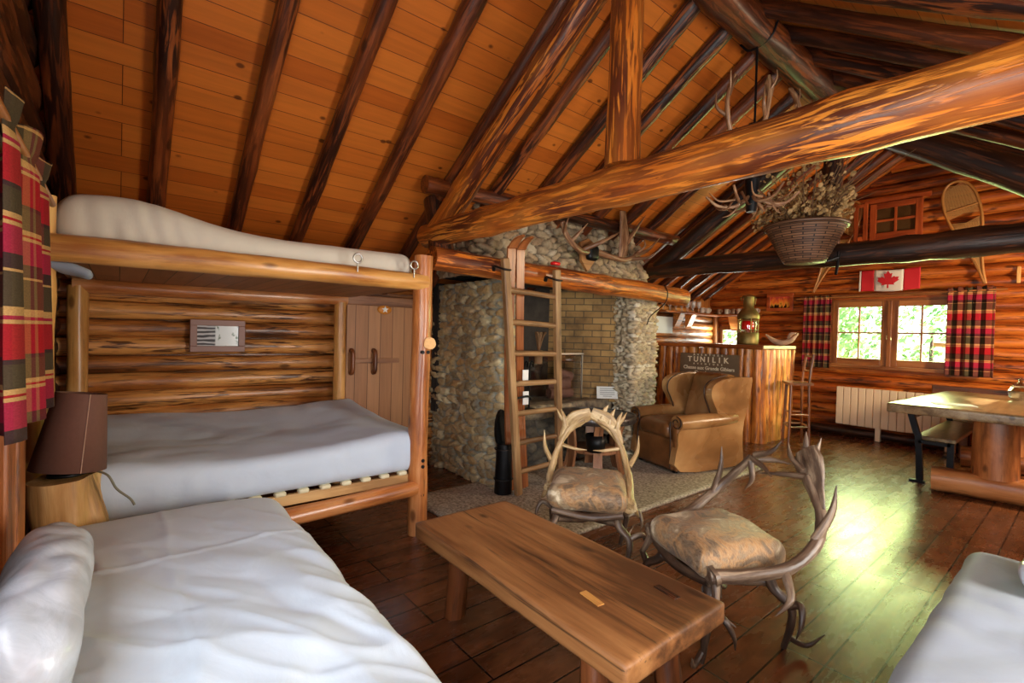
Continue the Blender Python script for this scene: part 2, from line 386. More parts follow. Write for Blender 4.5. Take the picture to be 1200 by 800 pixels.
def catmull(pts, n):
    pts = [Vector(p) for p in pts]
    if len(pts) < 3 or n <= 1: return pts
    P = [pts[0]*2-pts[1]]+pts+[pts[-1]*2-pts[-2]]; out = []
    for i in range(1, len(P)-2):
        for k in range(n):
            t = k/n; a, b, c, d = P[i-1:i+3]
            out.append(.5*((2*b)+(c-a)*t+(2*a-5*b+4*c-d)*t*t+(3*b-a-3*c+d)*t**3))
    out.append(pts[-1]); return out

def lerp_list(r, n):
    if not hasattr(r, '__len__'): return [r]*n
    m = len(r); o = []
    for i in range(n):
        t = i/(n-1)*(m-1); k = min(int(t), m-2); o.append(r[k]*(1-(t-k))+r[k+1]*(t-k))
    return o

def tube(mb, pts, r, seg=10, sub=4, caps=True, flat=1.0, flatdir=None, wob=0, wfreq=6, ridge=0):
    """round bar through pts; flat scales the section along the second axis"""
    P = catmull(pts, sub); n = len(P); rr = lerp_list(r, n); fl = lerp_list(flat, n)
    off = Vector((random.uniform(-40, 40), random.uniform(-40, 40), random.uniform(-40, 40)))
    T = [(P[min(i+1, n-1)]-P[max(i-1, 0)]).normalized() for i in range(n)]
    ref = Vector(flatdir) if flatdir is not None else (Vector((0, 0, 1)) if abs(T[0].z) < .9 else Vector((1, 0, 0)))
    N = (ref-T[0]*ref.dot(T[0])).normalized()
    vs = []; gs = []; fs = []; s = 0
    for i in range(n):
        if i: s += (P[i]-P[i-1]).length
        if flatdir is not None and i: 
            N2 = (ref-T[i]*ref.dot(T[i]));  N = N2.normalized() if N2.length > 1e-3 else N
        elif i: N = (N-T[i]*N.dot(T[i])).normalized()
        B = T[i].cross(N)
        for k in range(seg):
            a = 2*PI*k/seg; q = 1.0
            if wob: q += wob*noise.noise(Vector((math.cos(a)*1.3, math.sin(a)*1.3, s*wfreq))+off)
            if ridge: q += ridge*math.sin(a*5+s*3)
            vs.append(P[i]+(N*math.cos(a)*fl[i]+B*math.sin(a))*rr[i]*q)
            gs.append((math.cos(a)*rr[i]+off.x, math.sin(a)*rr[i]+off.y, s+off.z))
    for i in range(n-1):
        for k in range(seg):
            k2 = (k+1) % seg; fs.append((i*seg+k, i*seg+k2, (i+1)*seg+k2, (i+1)*seg+k))
    mb.add(vs, fs, gs)
    if caps:
        mb.add(vs[:seg], [tuple(range(seg))[::-1]], gs[:seg], False); mb.add(vs[-seg:], [tuple(range(seg))], gs[-seg:], False)
    return mb

def log(mb, a, b, r0, r1=None, seg=18, bend=.012, wob=.10, step=.14, knots=True):
    a, b = Vector(a), Vector(b); L = (b-a).length; n = max(3, int(L/step))
    d = (b-a).normalized(); ref = Vector((0, 0, 1)) if abs(d.z) < .9 else Vector((1, 0, 0))
    x = d.cross(ref).normalized(); y = d.cross(x); o = random.uniform(-50, 50)
    pts = []
    for i in range(n+1):
        t = i/n; e = bend*min(1, L/2)
        pts.append(a+(b-a)*t+x*noise.noise(Vector((t*L*.7+o, 0, 1)))*e+y*noise.noise(Vector((t*L*.7, o, 5)))*e)
    r1 = r0 if r1 is None else r1
    rr = [(r0+(r1-r0)*i/n)*(1+(.09 if knots and random.random() < .12 else 0)) for i in range(n+1)]
    return tube(mb, pts, rr, seg, 1, True, wob=wob, wfreq=4)

def box(mb, c, size, rot=None, bev=0.0, axis='x', segs=2):
    bm = bmesh.new(); bmesh.ops.create_cube(bm, size=1)
    for v in bm.verts: v.co = Vector((v.co.x*size[0], v.co.y*size[1], v.co.z*size[2]))
    if bev: bmesh.ops.bevel(bm, geom=bm.edges[:], offset=min(bev, min(size)*.49), segments=segs, affect='EDGES', profile=.5)
    off = Vector((random.uniform(-30, 30), random.uniform(-30, 30), random.uniform(-30, 30)))
    bm.verts.index_update()
    vs = []; gs = []
    for v in bm.verts:
        p = v.co; g = {'x': (p.y, p.z, p.x), 'y': (p.x, p.z, p.y), 'z': (p.x, p.y, p.z)}[axis]
        gs.append(Vector(g)+off); q = p.copy()
        if rot is not None: q = rot @ q
        vs.append(q+Vector(c))
    mb.add(vs, [[v.index for v in f.verts] for f in bm.faces], gs, False); bm.free(); return mb

def rbox(mb, c, size, r, n=(20, 20, 6), fn=None, rot=None, axis='x'):
    """soft rounded block (cushions, mattresses); fn(p) returns a displacement in local space"""
    hx, hy, hz = size[0]/2, size[1]/2, size[2]/2; idx = {}; vs = []; gs = []; fs = []
    off = Vector((random.uniform(-30, 30), random.uniform(-30, 30), random.uniform(-30, 30)))
    def vert(i, j, k):
        key = (i, j, k)
        if key in idx: return idx[key]
        def w(t):  # finer near the rims
            return t
        p = Vector((-hx+2*hx*w(i/n[0]), -hy+2*hy*w(j/n[1]), -hz+2*hz*w(k/n[2])))
        q = Vector((max(-hx+r, min(hx-r, p.x)), max(-hy+r, min(hy-r, p.y)), max(-hz+min(r, hz), min(hz-min(r, hz), p.z))))
        d = p-q
        # spherify the rim
        if d.length > 1e-9:
            m = max(abs(d.x), abs(d.y), abs(d.z)); d = d.normalized()*m
        p = q+d
        gs.append(Vector({'x': (p.y, p.z, p.x), 'y': (p.x, p.z, p.y), 'z': (p.x, p.y, p.z)}[axis])+off)
        if fn: p = p+Vector(fn(p))
        if rot is not None: p = rot @ p
        idx[key] = len(vs); vs.append(p+Vector(c)); return idx[key]
    nx, ny, nz_ = n
    for i in range(nx):
        for j in range(ny):
            fs.append((vert(i, j, nz_), vert(i+1, j, nz_), vert(i+1, j+1, nz_), vert(i, j+1, nz_)))
            fs.append((vert(i, j+1, 0), vert(i+1, j+1, 0), vert(i+1, j, 0), vert(i, j, 0)))
    for i in range(nx):
        for k in range(nz_):
            fs.append((vert(i, 0, k), vert(i+1, 0, k), vert(i+1, 0, k+1), vert(i, 0, k+1)))
            fs.append((vert(i, ny, k+1), vert(i+1, ny, k+1), vert(i+1, ny, k), vert(i, ny, k)))
    for j in range(ny):
        for k in range(nz_):
            fs.append((vert(0, j, k+1), vert(0, j+1, k+1), vert(0, j+1, k), vert(0, j, k)))
            fs.append((vert(nx, j, k), vert(nx, j+1, k), vert(nx, j+1, k+1), vert(nx, j, k+1)))
    mb.add(vs, fs, gs); return mb

def lathe(mb, prof, c, seg=24, fn=None):
    vs = []; gs = []; fs = []; n = len(prof); s = 0
    for i, (r, z) in enumerate(prof):
        if i: s += math.hypot(r-prof[i-1][0], z-prof[i-1][1])
        for k in range(seg):
            a = 2*PI*k/seg; rr = max(r, 1e-4)
            vs.append(Vector((c[0]+rr*math.cos(a), c[1]+rr*math.sin(a), c[2]+z))); gs.append((a*max(prof[0][0], .12), s, 0))
    for i in range(n-1):
        for k in range(seg):
            k2 = (k+1) % seg; fs.append((i*seg+k, i*seg+k2, (i+1)*seg+k2, (i+1)*seg+k))
    mb.add(vs, fs, gs); return mb

def prism(mb, poly, o, u, v, w, depth, smooth=False):
    """outline poly (2d) on axes u,v from o, thickness depth along w (centred)"""
    o, u, v, w = map(Vector, (o, u, v, w)); n = len(poly)
    off = random.uniform(-20, 20)
    A = [o+u*a+v*b-w*depth/2 for a, b in poly]; B = [o+u*a+v*b+w*depth/2 for a, b in poly]
    G = [(off, b, a) for a, b in poly]
    mb.add(A+B, [tuple(range(n))[::-1], tuple(range(n, 2*n))], G+G, False)
    mb.add(A+B, [(i, (i+1) % n, n+(i+1) % n, n+i) for i in range(n)], G+G, smooth); return mb

ROOT = {}
def build(name, mb, mat, parent=None, local=False):
    me = bpy.data.meshes.new(name)
    off = Vector((0, 0, 0))
    if parent is not None and not local: off = ROOT.get(parent.name, Vector((0, 0, 0)))
    me.from_pydata([tuple(Vector(v)-off) for v in mb.v], [], mb.f)
    at = me.attributes.new('gr', 'FLOAT_VECTOR', 'POINT')
    at.data.foreach_set('vector', np.array(mb.g, dtype=np.float32).ravel())
    me.polygons.foreach_set('use_smooth', mb.sm)
    me.update()
    o = bpy.data.objects.new(name, me); COL.objects.link(o); me.materials.append(mat)
    if parent is not None: o.parent = parent; ROOT[o.name] = off
    else: ROOT[o.name] = Vector((0, 0, 0))
    return o
def tag(o, label, cat, group=None, kind=None):
    o['label'] = label; o['category'] = cat
    if group: o['group'] = group
    if kind: o['kind'] = kind
    return o
def thing(name, label, cat, loc, rz=0, group=None):
    o = bpy.data.objects.new(name, None); COL.objects.link(o); o.location = loc; o.rotation_euler = (0, 0, rz)
    o.empty_display_size = .1; ROOT[o.name] = Vector(loc); return tag(o, label, cat, group)
def struct(name, mb, mat):
    o = build(name, mb, mat); o['kind'] = 'structure'; return o
def copy_tree(o, parent=None):
    c = o.copy(); COL.objects.link(c)
    if parent is not None: c.parent = parent
    for ch in list(o.children): copy_tree(ch, c)
    return c
def one(name, label, cat, mb, mat, group=None): return tag(build(name, mb, mat), label, cat, group)

# ------------------------------------------------------------------ the room
XL, XR, YN, YF, XC = -4.4, 1.32, -.32, 8.3, -1.54
def rise(y): return .38*max(0, min(1, (y-4.95)/3.35))
def roof(x, y): return 3.66+rise(y)-.65*abs(x-XC)

mb = MB()
for (x0, x1, y0, y1) in [(XL-.2, XR+.2, YN-.2, YF+.2)]:
    mb.add([(x0, y0, 0), (x1, y0, 0), (x1, y1, 0), (x0, y1, 0)], [(0, 1, 2, 3)], [(x0+.0675, 0, y0), (x1+.0675, 0, y0), (x1+.0675, 0, y1), (x0+.0675, 0, y1)], False)
    mb.add([(x0, y0, -.1), (x1, y0, -.1), (x1, y1, -.1), (x0, y1, -.1)], [(3, 2, 1, 0)], [(0, 0, 0)]*4, False)
struct('floor', mb, M['floor'])

mb = MB()
ys = [YN-.3, 4.95, YF+.3]
for sgn in (-1, 1):
    xe = XL-.25 if sgn < 0 else XR+.25
    for th in (0, .05):
        vs = []; gs = []
        for y in ys:
            for x in (XC, xe):
                vs.append((x, y, roof(x, y)+th)); gs.append((abs(x-XC)*1.193+(0 if sgn < 0 else 7), th, y))
        mb.add(vs, [(0, 1, 3, 2), (2, 3, 5, 4)] if sgn > 0 else [(2, 3, 1, 0), (4, 5, 3, 2)], gs, False)
struct('ceiling', mb, M['ceil'])

def log_wall(name, mat, axis, pos, a0, a1, zmax, holes, r, rowstep, gable=None, z0=0.0):
    """stacked round logs; holes are (a0,a1,z0,z1)"""
    mb = MB(); z = z0+r*.9; row = 0
    while z < zmax:
        lo, hi = a0, a1
        if gable: lo, hi = gable(z, lo, hi)
        segs = [(lo, hi)] if hi-lo > .15 else []
        for (h0, h1, hz0, hz1) in holes:
            if hz0-r*.3 < z < hz1+r*.3:
                ns = []
                for s0, s1 in segs:
                    if h1 <= s0 or h0 >= s1: ns.append((s0, s1)); continue
                    if h0-s0 > .03: ns.append((s0, h0))
                    if s1-h1 > .03: ns.append((h1, s1))
                segs = ns
        for s0, s1 in segs:
            P = (lambda t: (t, pos, z)) if axis == 'x' else (lambda t: (pos, t, z))
            log(mb, P(s0), P(s1), r*random.uniform(.96, 1.06), r*random.uniform(.96, 1.06), seg=16, bend=.008, wob=.10, step=.22)
        z += rowstep*random.uniform(.97, 1.03); row += 1
    # caulk behind the logs
    return mb
def backing(mb, axis, pos, a0, a1, zf, holes, th=.05):
    """solid fill behind the logs, cut round the openings (zf gives the top height at a)"""
    cuts = sorted({a0, a1, *[h for q in holes for h in q[:2]], *([XC] if axis == 'x' and a0 < XC < a1 else [])})
    for c0, c1 in zip(cuts[:-1], cuts[1:]):
        spans = [(0.0, None)]
        for (h0, h1, hz0, hz1) in holes:
            if h0 <= c0+1e-6 and h1 >= c1-1e-6:
                ns = []
                for s0, s1 in spans:
                    if s1 is None or s1 > hz1: ns.append((hz1, s1)); 
                    if s0 < hz0: ns.append((s0, hz0))
                spans = ns
        for s0, s1 in spans:
            t0, t1 = (zf(c0), zf(c1)) if s1 is None else (s1, s1)
            vs = []
            for d in (0, th):
                for (a, z) in ((c0, s0), (c1, s0), (c1, t1), (c0, t0)):
                    vs.append((a, pos+d, z) if axis == 'x' else (pos+d, a, z))
            mb.add(vs, [(0, 1, 2, 3), (7, 6, 5, 4), (0, 4, 5, 1), (1, 5, 6, 2), (2, 6, 7, 3), (3, 7, 4, 0)], [(v[0]*.3, v[1]*.3, v[2]*.3) for v in vs], False)

WIN = (-2.54, -1.16, 1.04, 1.97); SMALLW = (-4.28, -3.92, 1.2, 1.58)
def gab(z, lo, hi):
    w = (3.66+.38-z)/.65
    return max(lo, XC-w), min(hi, XC+w)
mb = log_wall('wall_far', None, 'x', YF+.05, XL-.1, XR+.1, 4.0, [WIN, SMALLW], .078, .15, gab)
backing(mb, 'x', YF+.06, XL-.1, XR+.1, lambda a: roof(a, YF), [WIN, SMALLW])
struct('wall_far', mb, M['walllog'])
mb = log_wall('wall_left', None, 'y', XL-.02, YN, YF+.1, 1.86, [], .062, .128)
backing(mb, 'y', XL-.08, YN-.1, YF+.1, lambda a: roof(XL-.05, a), [], -.05)
struct('wall_left', mb, M['walllogB'])
RW = (6.35, 7.25, 1.58, 1.8); RFILL = (1.3, 2.9, .95, 1.7)  # second opening is added for extra light, out of view
mb = log_wall('wall_right', None, 'y', XR+.02, YN, YF+.1, 1.86, [RW, RFILL], .083, .15)
backing(mb, 'y', XR+.06, YN-.1, YF+.1, lambda a: roof(XR, a), [RW, RFILL], .05)
struct('wall_right', mb, M['walllog'])
NW = (-1.45, -.25, .95, 1.9); NFILL = (.1, 1.05, .05, 1.9)  # second opening is added to light the front, unseen
def gab0(z, lo, hi):
    w = (3.66-z)/.65
    return max(lo, XC-w), min(hi, XC+w)
mb = log_wall('wall_near', None, 'x', YN-.06, XL-.1, XR+.1, 3.6, [NW, NFILL], .075, .14, gab0)
backing(mb, 'x', YN-.09, XL-.1, XR+.1, lambda a: roof(a, 0), [NW, NFILL], -.05)
struct('wall_near', mb, M['darklog'])
mb = MB(); log(mb, (XL+.1, YF-.03, .07), (XR, YF-.03, .07), .06, seg=12); struct('baseboard_far', mb, M['darklog'])
# upright log in the far corner by the little window
mb = MB(); log(mb, (-4.34, YF-.06, 1.15), (-4.34, YF-.06, 1.78), .05); struct('trim_1', mb, M['walllogB'])

# ---- windows
def sash(mb, axis, pos, a0, a1, z0, z1, fw, nx, nz_, bar=.022, th=.045):
    def b(u0, u1, w0, w1, t=th):
        c = ((u0+u1)/2, pos, (w0+w1)/2) if axis == 'x' else (pos, (u0+u1)/2, (w0+w1)/2)
        s = (abs(u1-u0), t, abs(w1-w0)) if axis == 'x' else (t, abs(u1-u0), abs(w1-w0))
        box(mb, c, s, bev=.005, axis=('z' if (w1-w0) > (u1-u0) else ('x' if axis == 'x' else 'y')))
    b(a0, a0+fw, z0, z1); b(a1-fw, a1, z0, z1); b(a0+fw, a1-fw, z0, z0+fw*1.15); b(a0+fw, a1-fw, z1-fw, z1)
    for i in range(1, nx): x = a0+fw+(a1-a0-2*fw)*i/nx; b(x-bar/2, x+bar/2, z0+fw, z1-fw, th*.7)
    for k in range(1, nz_): z = z0+fw*1.15+(z1-z0-2.15*fw)*k/nz_; b(a0+fw, a1-fw, z-bar/2, z+bar/2, th*.6)
def pane(axis, pos, a0, a1, z0, z1):
    mb = MB()
    c = ((a0+a1)/2, pos, (z0+z1)/2) if axis == 'x' else (pos, (a0+a1)/2, (z0+z1)/2)
    s = (a1-a0, .004, z1-z0) if axis == 'x' else (.004, a1-a0, z1-z0)
    return box(mb, c, s)
def window(n, axis, pos, hole, casements, fw=.075, mat=None, nx=2, nz_=2):
    mat = mat or M['winwood']
    fr = MB(); a0, a1, z0, z1 = hole
    for q0, q1 in casements: sash(fr, axis, pos, q0, q1, z0+.015, z1-.015, fw, nx, nz_)
    t = .1
    for (u0, u1, w0, w1) in ((a0, a1, z0-.02, z0+.02), (a0, a1, z1-.02, z1+.02), (a0-.02, a0+.02, z0, z1), (a1-.02, a1+.02, z0, z1)):
        c = ((u0+u1)/2, pos+.03, (w0+w1)/2) if axis == 'x' else (pos+.03, (u0+u1)/2, (w0+w1)/2)
        s = (u1-u0, t, w1-w0) if axis == 'x' else (t, u1-u0, w1-w0)
        box(fr, c, s, bev=.004)
    o = struct('window_%d' % n, fr, mat)
    for q0, q1 in casements: build('pane', pane(axis, pos, q0+fw*.8, q1-fw*.8, z0+fw*.8, z1-fw*.8), M['pane'], o)
    return o
w1 = window(1, 'x', YF-.02, WIN, [(-2.53, -1.86), (-1.82, -1.17)])
mb = MB(); box(mb, (-1.84, YF-.04, 1.5), (.05, .05, .92), bev=.006, axis='z'); build('mullion', mb, M['winwood'], w1)
mb = MB(); box(mb, (-1.85, YF-.06, 1.02), (1.42, .09, .05), bev=.008); build('sill', mb, M['winwood'], w1)
window(2, 'x', YF, SMALLW, [(SMALLW[0]+.02, SMALLW[1]-.02)], .03, nx=1, nz_=1)
window(3, 'y', XR, RW, [(RW[0]+.02, RW[1]-.02)], .04, nx=2, nz_=1)
window(4, 'x', YN-.05, NW, [(NW[0]+.02, -.86), (-.84, NW[1]-.02)], .06)
window(6, 'y', XR, RFILL, [(RFILL[0]+.02, 2.09), (2.11, RFILL[1]-.02)], .06)  # added window for fill light on bunk and chimney
window(5, 'x', YN-.05, NFILL, [(NFILL[0]+.02, NFILL[1]-.02)], .09, nx=2, nz_=4)  # added glazed opening that brings light to the front
# small loft window high in the gable, dark behind its panes
fr = MB(); sash(fr, 'x', YF-.06, -2.1, -1.52, 2.82, 3.32, .075, 2, 2, .03)
box(fr, (-1.81, YF-.03, 3.36), (.74, .06, .06), bev=.006)
w7 = struct('window_7', fr, M['redwood'])
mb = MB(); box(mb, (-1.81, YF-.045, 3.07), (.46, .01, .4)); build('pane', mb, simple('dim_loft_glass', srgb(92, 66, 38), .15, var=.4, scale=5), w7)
fr = MB(); sash(fr, 'x', YF-.10, -2.28, -2.12, 2.82, 3.34, .05, 1, 1)
build('shutter', fr, M['redwood'], w7)
# curtain board over the far window
mb = MB(); box(mb, (-2.0, YF-.08, 2.04), (1.9, .06, .055), bev=.01); struct('trim_2', mb, M['winwood'])

# ---- closet door between bunk and chimney
mb = MB(); box(mb, (-4.29, 1.94, .8), (.04, .72, 1.6), bev=.004)
vs = mb.v; mb.g = [(v[1]+5.06, v[0], v[2]) for v in mb.v]
d1 = struct('door_1', mb, M['doorwood'])
mb = MB()
box(mb, (-4.28, 1.94, 1.63), (.06, .84, .09), bev=.008, axis='y'); box(mb, (-4.28, 2.33, .8), (.06, .07, 1.6), bev=.008, axis='z')
build('frame', mb, M['doorwood'] if False else M['stave'], d1)
mb = MB(); box(mb, (-4.262, 1.87, 1.075), (.02, .44, .045), bev=.004, axis='y'); build('bolt', mb, M['stave'], d1)
for y in (1.62, 1.83):
    mb = MB(); tube(mb, [(-4.262, y, 1.17), (-4.22, y, 1.155), (-4.215, y, 1.07), (-4.22, y, .985), (-4.262, y, .97)], .02, 10, 4, flat=1.2); build('handle', mb, M['benchleg'], d1)
mb = MB(); lathe(mb, [(.001, .02), (.05, .018), (.06, .008), (.06, 0)], (0, 0, 0), 24)
mb.v = [(v[2]-4.265, v[1]*1.15+1.93, v[0]*.72+1.555) for v in mb.v]
pl = one('wall_plaque', 'small oval orange plaque with a white star at the top of the closet door', 'plaque', mb, M['emblem'])
star = MB(); prism(star, [((.035 if i % 2 == 0 else .015)*math.sin(i*PI/5), (.035 if i % 2 == 0 else .015)*math.cos(i*PI/5)) for i in range(10)], (-4.243, 1.93, 1.555), (0, 1, 0), (0, 0, 1), (1, 0, 0), .006)
build('star', star, M['white'], pl)

# ------------------------------------------------------------------ roof timbers
ORD = ['first', 'second', 'third', 'fourth', 'fifth', 'sixth', 'seventh', 'eighth', 'ninth', 'tenth', 'eleventh', 'twelfth', 'thirteenth', 'fourteenth', 'fifteenth', 'sixteenth', 'seventeenth', 'eighteenth', 'nineteenth']
ry = [-.24, .16, .61, 1.05, 1.49, 1.97, 2.39, 2.83, 3.25, 3.66, 4.07, 4.5, 5.15, 5.6, 6.05, 6.5, 6.95, 7.4, 7.85]
for i, y in enumerate(ry):
    rr = random.uniform(.05, .06); dz = .055
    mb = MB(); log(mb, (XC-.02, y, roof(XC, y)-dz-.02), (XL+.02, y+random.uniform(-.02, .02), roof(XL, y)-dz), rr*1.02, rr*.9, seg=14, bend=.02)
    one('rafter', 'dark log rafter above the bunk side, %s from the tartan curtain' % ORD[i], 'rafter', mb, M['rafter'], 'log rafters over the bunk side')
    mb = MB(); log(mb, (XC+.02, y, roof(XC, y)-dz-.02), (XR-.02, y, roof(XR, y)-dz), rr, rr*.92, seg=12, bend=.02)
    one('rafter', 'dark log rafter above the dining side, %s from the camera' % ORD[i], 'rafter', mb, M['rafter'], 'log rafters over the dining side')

def timber(name, label, cat, a, b, r0, r1, mat, bend=.02, wob=.09, seg=24, group=None):
    mb = MB(); log(mb, a, b, r0, r1, seg=seg, bend=bend, wob=wob); return one(name, label, cat, mb, mat, group)
timber('tie_beam', 'big orange-brown peeled log tie beam carrying the upright king post', 'beam', (-3.5, 1.95, 2.14), (XR-.05, 1.95, 2.09), .095, .105, M['beam'])
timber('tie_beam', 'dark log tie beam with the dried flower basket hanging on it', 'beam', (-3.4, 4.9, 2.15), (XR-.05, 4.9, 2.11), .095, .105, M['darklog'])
timber('king_post', 'upright peeled log king post standing on the big orange tie beam', 'post', (XC, 1.95, 2.21), (XC, 1.95, 3.42), .088, .078, M['beam'])
timber('principal_rafter', 'thick golden slanting log brace rising from the bunk corner to the king post', 'brace', (-3.34, 1.95, 2.16), (XC-.07, 1.95, 3.3), .088, .083, M['beam'])
timber('principal_rafter', 'thick orange slanting log brace on the dining side of the king post', 'brace', (XC+.07, 1.95, 3.3), (.3, 1.95, 2.14), .085, .09, M['beam'])
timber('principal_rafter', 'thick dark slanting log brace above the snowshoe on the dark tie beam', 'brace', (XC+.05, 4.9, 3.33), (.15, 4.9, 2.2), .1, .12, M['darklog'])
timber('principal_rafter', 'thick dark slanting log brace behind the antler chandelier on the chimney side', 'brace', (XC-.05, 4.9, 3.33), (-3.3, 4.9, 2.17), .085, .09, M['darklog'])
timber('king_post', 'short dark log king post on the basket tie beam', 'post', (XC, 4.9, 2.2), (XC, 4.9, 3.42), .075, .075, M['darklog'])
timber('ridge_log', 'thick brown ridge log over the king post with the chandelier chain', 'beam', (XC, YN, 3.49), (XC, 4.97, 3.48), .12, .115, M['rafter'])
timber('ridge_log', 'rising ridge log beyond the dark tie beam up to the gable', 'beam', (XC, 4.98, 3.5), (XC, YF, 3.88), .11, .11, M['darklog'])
timber('purlin_log', 'log purlin running under the rafters above the stone chimney breast', 'beam', (-3.2, 1.75, 2.45), (-3.14, 5.0, 2.49), .06, .06, M['rafter'])
timber('mantel_log', 'long varnished mantel log lying across the fireplace opening', 'beam', (-3.05, 1.73, 1.885), (-3.05, 5.03, 1.83), .085, .1, M['beam'])
mb = MB(); log(mb, (-3.3, 1.97, 1.9), (-3.42, 1.97, 2.42), .1, .09); one('post_stub', 'dark rough post stub where the golden brace meets the tie beam', 'post', mb, M['darklog'])

# ------------------------------------------------------------------ fireplace
def stone_wrap(mb, path, z0, z1, cell, seed, amp=.03, res=.013, rad=.05, edge=0.0, aspect=.62, rag=0.0):
    """stone facing on an upright wall that follows a plan polyline (outward side on its right)"""
    rng = np.random.default_rng(seed)
    pts = [Vector((p[0], p[1], 0)) for p in path]; P = []
    for i, p in enumerate(pts):
        if 0 < i < len(pts)-1:
            a = (pts[i-1]-p).normalized(); b = (pts[i+1]-p).normalized()
            for k in range(6):
                t = k/5; P.append((p+a*rad)*(1-t)**2+p*2*t*(1-t)+(p+b*rad)*t*t)
        else: P.append(p)
    S = [0]
    for i in range(1, len(P)): S.append(S[-1]+(P[i]-P[i-1]).length)
    L = S[-1]; nx = int(L/res)+1; nz_ = int((z1-z0)/res)+1
    xs = []; ns = []; k = 0
    for i in range(nx+1):
        s = L*i/nx
        while k < len(S)-2 and S[k+1] < s: k += 1
        t = (s-S[k])/max(1e-9, S[k+1]-S[k]); p = P[k].lerp(P[k+1], t); d = (P[k+1]-P[k]).normalized()
        xs.append((p.x, p.y)); ns.append((d.y, -d.x))
    xs = np.array(xs); ns = np.array(ns)
    # smooth the normals
    for _ in range(3):
        q = ns.copy(); q[1:-1] = (ns[:-2]+ns[1:-1]+ns[2:])/3; ns = q/np.linalg.norm(q, axis=1, keepdims=True)
    sg = np.linspace(0, L, nx+1)[:, None]*np.ones((1, nz_+1)); zg = np.linspace(z0, z1, nz_+1)[None, :]*np.ones((nx+1, 1))
    # warped cells
    U = sg/cell; V = zg/(cell*aspect)
    U = U+.25*np.sin(V*1.7+seed)+.12*np.sin(V*4.1); V = V+.22*np.sin(U*1.3+seed*2)+.1*np.sin(U*3.3)
    iu = np.floor(U).astype(int); iv = np.floor(V).astype(int)
    iu0, iv0 = iu.min()-2, iv.min()-2
    W, H = iu.max()-iu0+4, iv.max()-iv0+4
    jx = rng.uniform(.12, .88, (W, H)); jy = rng.uniform(.15, .85, (W, H)); rc = rng.uniform(0, 1, (W, H)); rh = rng.uniform(.35, 1.15, (W, H))
    F1 = np.full(U.shape, 9.); F2 = np.full(U.shape, 9.); C = np.zeros(U.shape); Hh = np.zeros(U.shape)
    for dx in (-1, 0, 1):
        for dy in (-1, 0, 1):
            a = iu+dx; b = iv+dy
            d = np.hypot(a+jx[a-iu0, b-iv0]-U, b+jy[a-iu0, b-iv0]-V)
            c = rc[a-iu0, b-iv0]; h = rh[a-iu0, b-iv0]
            m = d < F1
            F2 = np.where(m, F1, np.minimum(F2, d)); C = np.where(m, c, C); Hh = np.where(m, h, Hh); F1 = np.where(m, d, F1)
    e = np.clip((F2-F1-.03)/.22, 0, 1); e = e*e*(3-2*e)
    fine = rng.normal(0, 1, U.shape); fine[1:-1, 1:-1] = (fine[:-2, 1:-1]+fine[2:, 1:-1]+fine[1:-1, :-2]+fine[1:-1, 2:]+fine[1:-1, 1:-1])/5
    h = amp*(e*Hh+.1*fine*e)
    if rag:   # ragged free end
        f = np.clip((sg-(L-.1))/.1, 0, 1); sgx = rag*f*(e*Hh-.4)
    X = xs[:, 0][:, None]+ns[:, 0][:, None]*h; Y = xs[:, 1][:, None]+ns[:, 1][:, None]*h
    if rag: Y = Y+sgx
    v = np.stack([X, Y, zg], -1).reshape(-1, 3); g = np.stack([C, np.clip(e*1.6, 0, 1), h], -1).reshape(-1, 3)
    n = nz_+1; i, j = np.meshgrid(np.arange(nx), np.arange(nz_), indexing='ij'); a = (i*n+j).ravel()
    f = np.stack([a, a+n, a+n+1, a+1], -1)
    mb.add(v.tolist(), f.tolist(), g.tolist()); return mb

FP = thing('fireplace', 'field stone fireplace with brick-lined firebox under the mantel log', 'fireplace', (-3.9, 3.7, 0))
mb = MB(); stone_wrap(mb, [(-4.36, 2.54), (-3.25, 2.54), (-3.25, 2.72), (-3.65, 2.74)], 0, 1.83, .12, 3, amp=.052, rad=.05)
build('stone_pillar', mb, M['stone'], FP)
mb = MB(); stone_wrap(mb, [(-3.55, 4.46), (-3.30, 4.46), (-3.30, 4.88), (-4.36, 4.88)], 0, 1.83, .09, 5, amp=.05, rad=.04, aspect=.45)
o = build('stone_pillar', mb, M['stonepale'], FP)
mb = MB(); stone_wrap(mb, [(-4.0, 2.36), (-3.3, 2.38), (-3.3, 4.72), (-4.0, 4.75)], 1.86, 2.66, .125, 9, amp=.055, rad=.07, aspect=.6)
mb.v = [(v[0]-(v[2]-1.9)*.1, v[1]-max(0, (v[2]-1.95))*.35*max(0, (v[1]-3.6)), v[2]) for v in mb.v]
build('chimney_breast', mb, M['stonebreast'], FP)
# firebox
mb = MB()
def quad(mb, p, gs=None, th=None):
    mb.add(p, [(0, 1, 2, 3)], gs or [(q[0], q[1], q[2]) for q in p], False)
quad(mb, [(-3.5, 4.47, .6), (-4.16, 3.97, .6), (-4.16, 3.97, 1.9), (-3.5, 4.47, 1.9)][::-1], [(0, .6, 0), (.83, .6, 0), (.83, 1.9, 0), (0, 1.9, 0)][::-1])
quad(mb, [(-3.45, 4.48, .6), (-3.5, 4.47, .6), (-3.5, 4.47, 1.9), (-3.45, 4.48, 1.9)][::-1])
build('brick_lining', mb, M['brick'], FP)
mb = MB()
quad(mb, [(-4.16, 3.97, .6), (-4.2, 2.9, .6), (-4.2, 2.9, 1.9), (-4.16, 3.97, 1.9)][::-1])
quad(mb, [(-4.2, 2.9, .6), (-3.5, 2.72, .6), (-3.5, 2.72, 1.9), (-4.2, 2.9, 1.9)][::-1])
box(mb, (-3.72, 3.6, 1.95), (.72, 1.9, .12))
build('sooty_back', mb, M['soot'], FP)
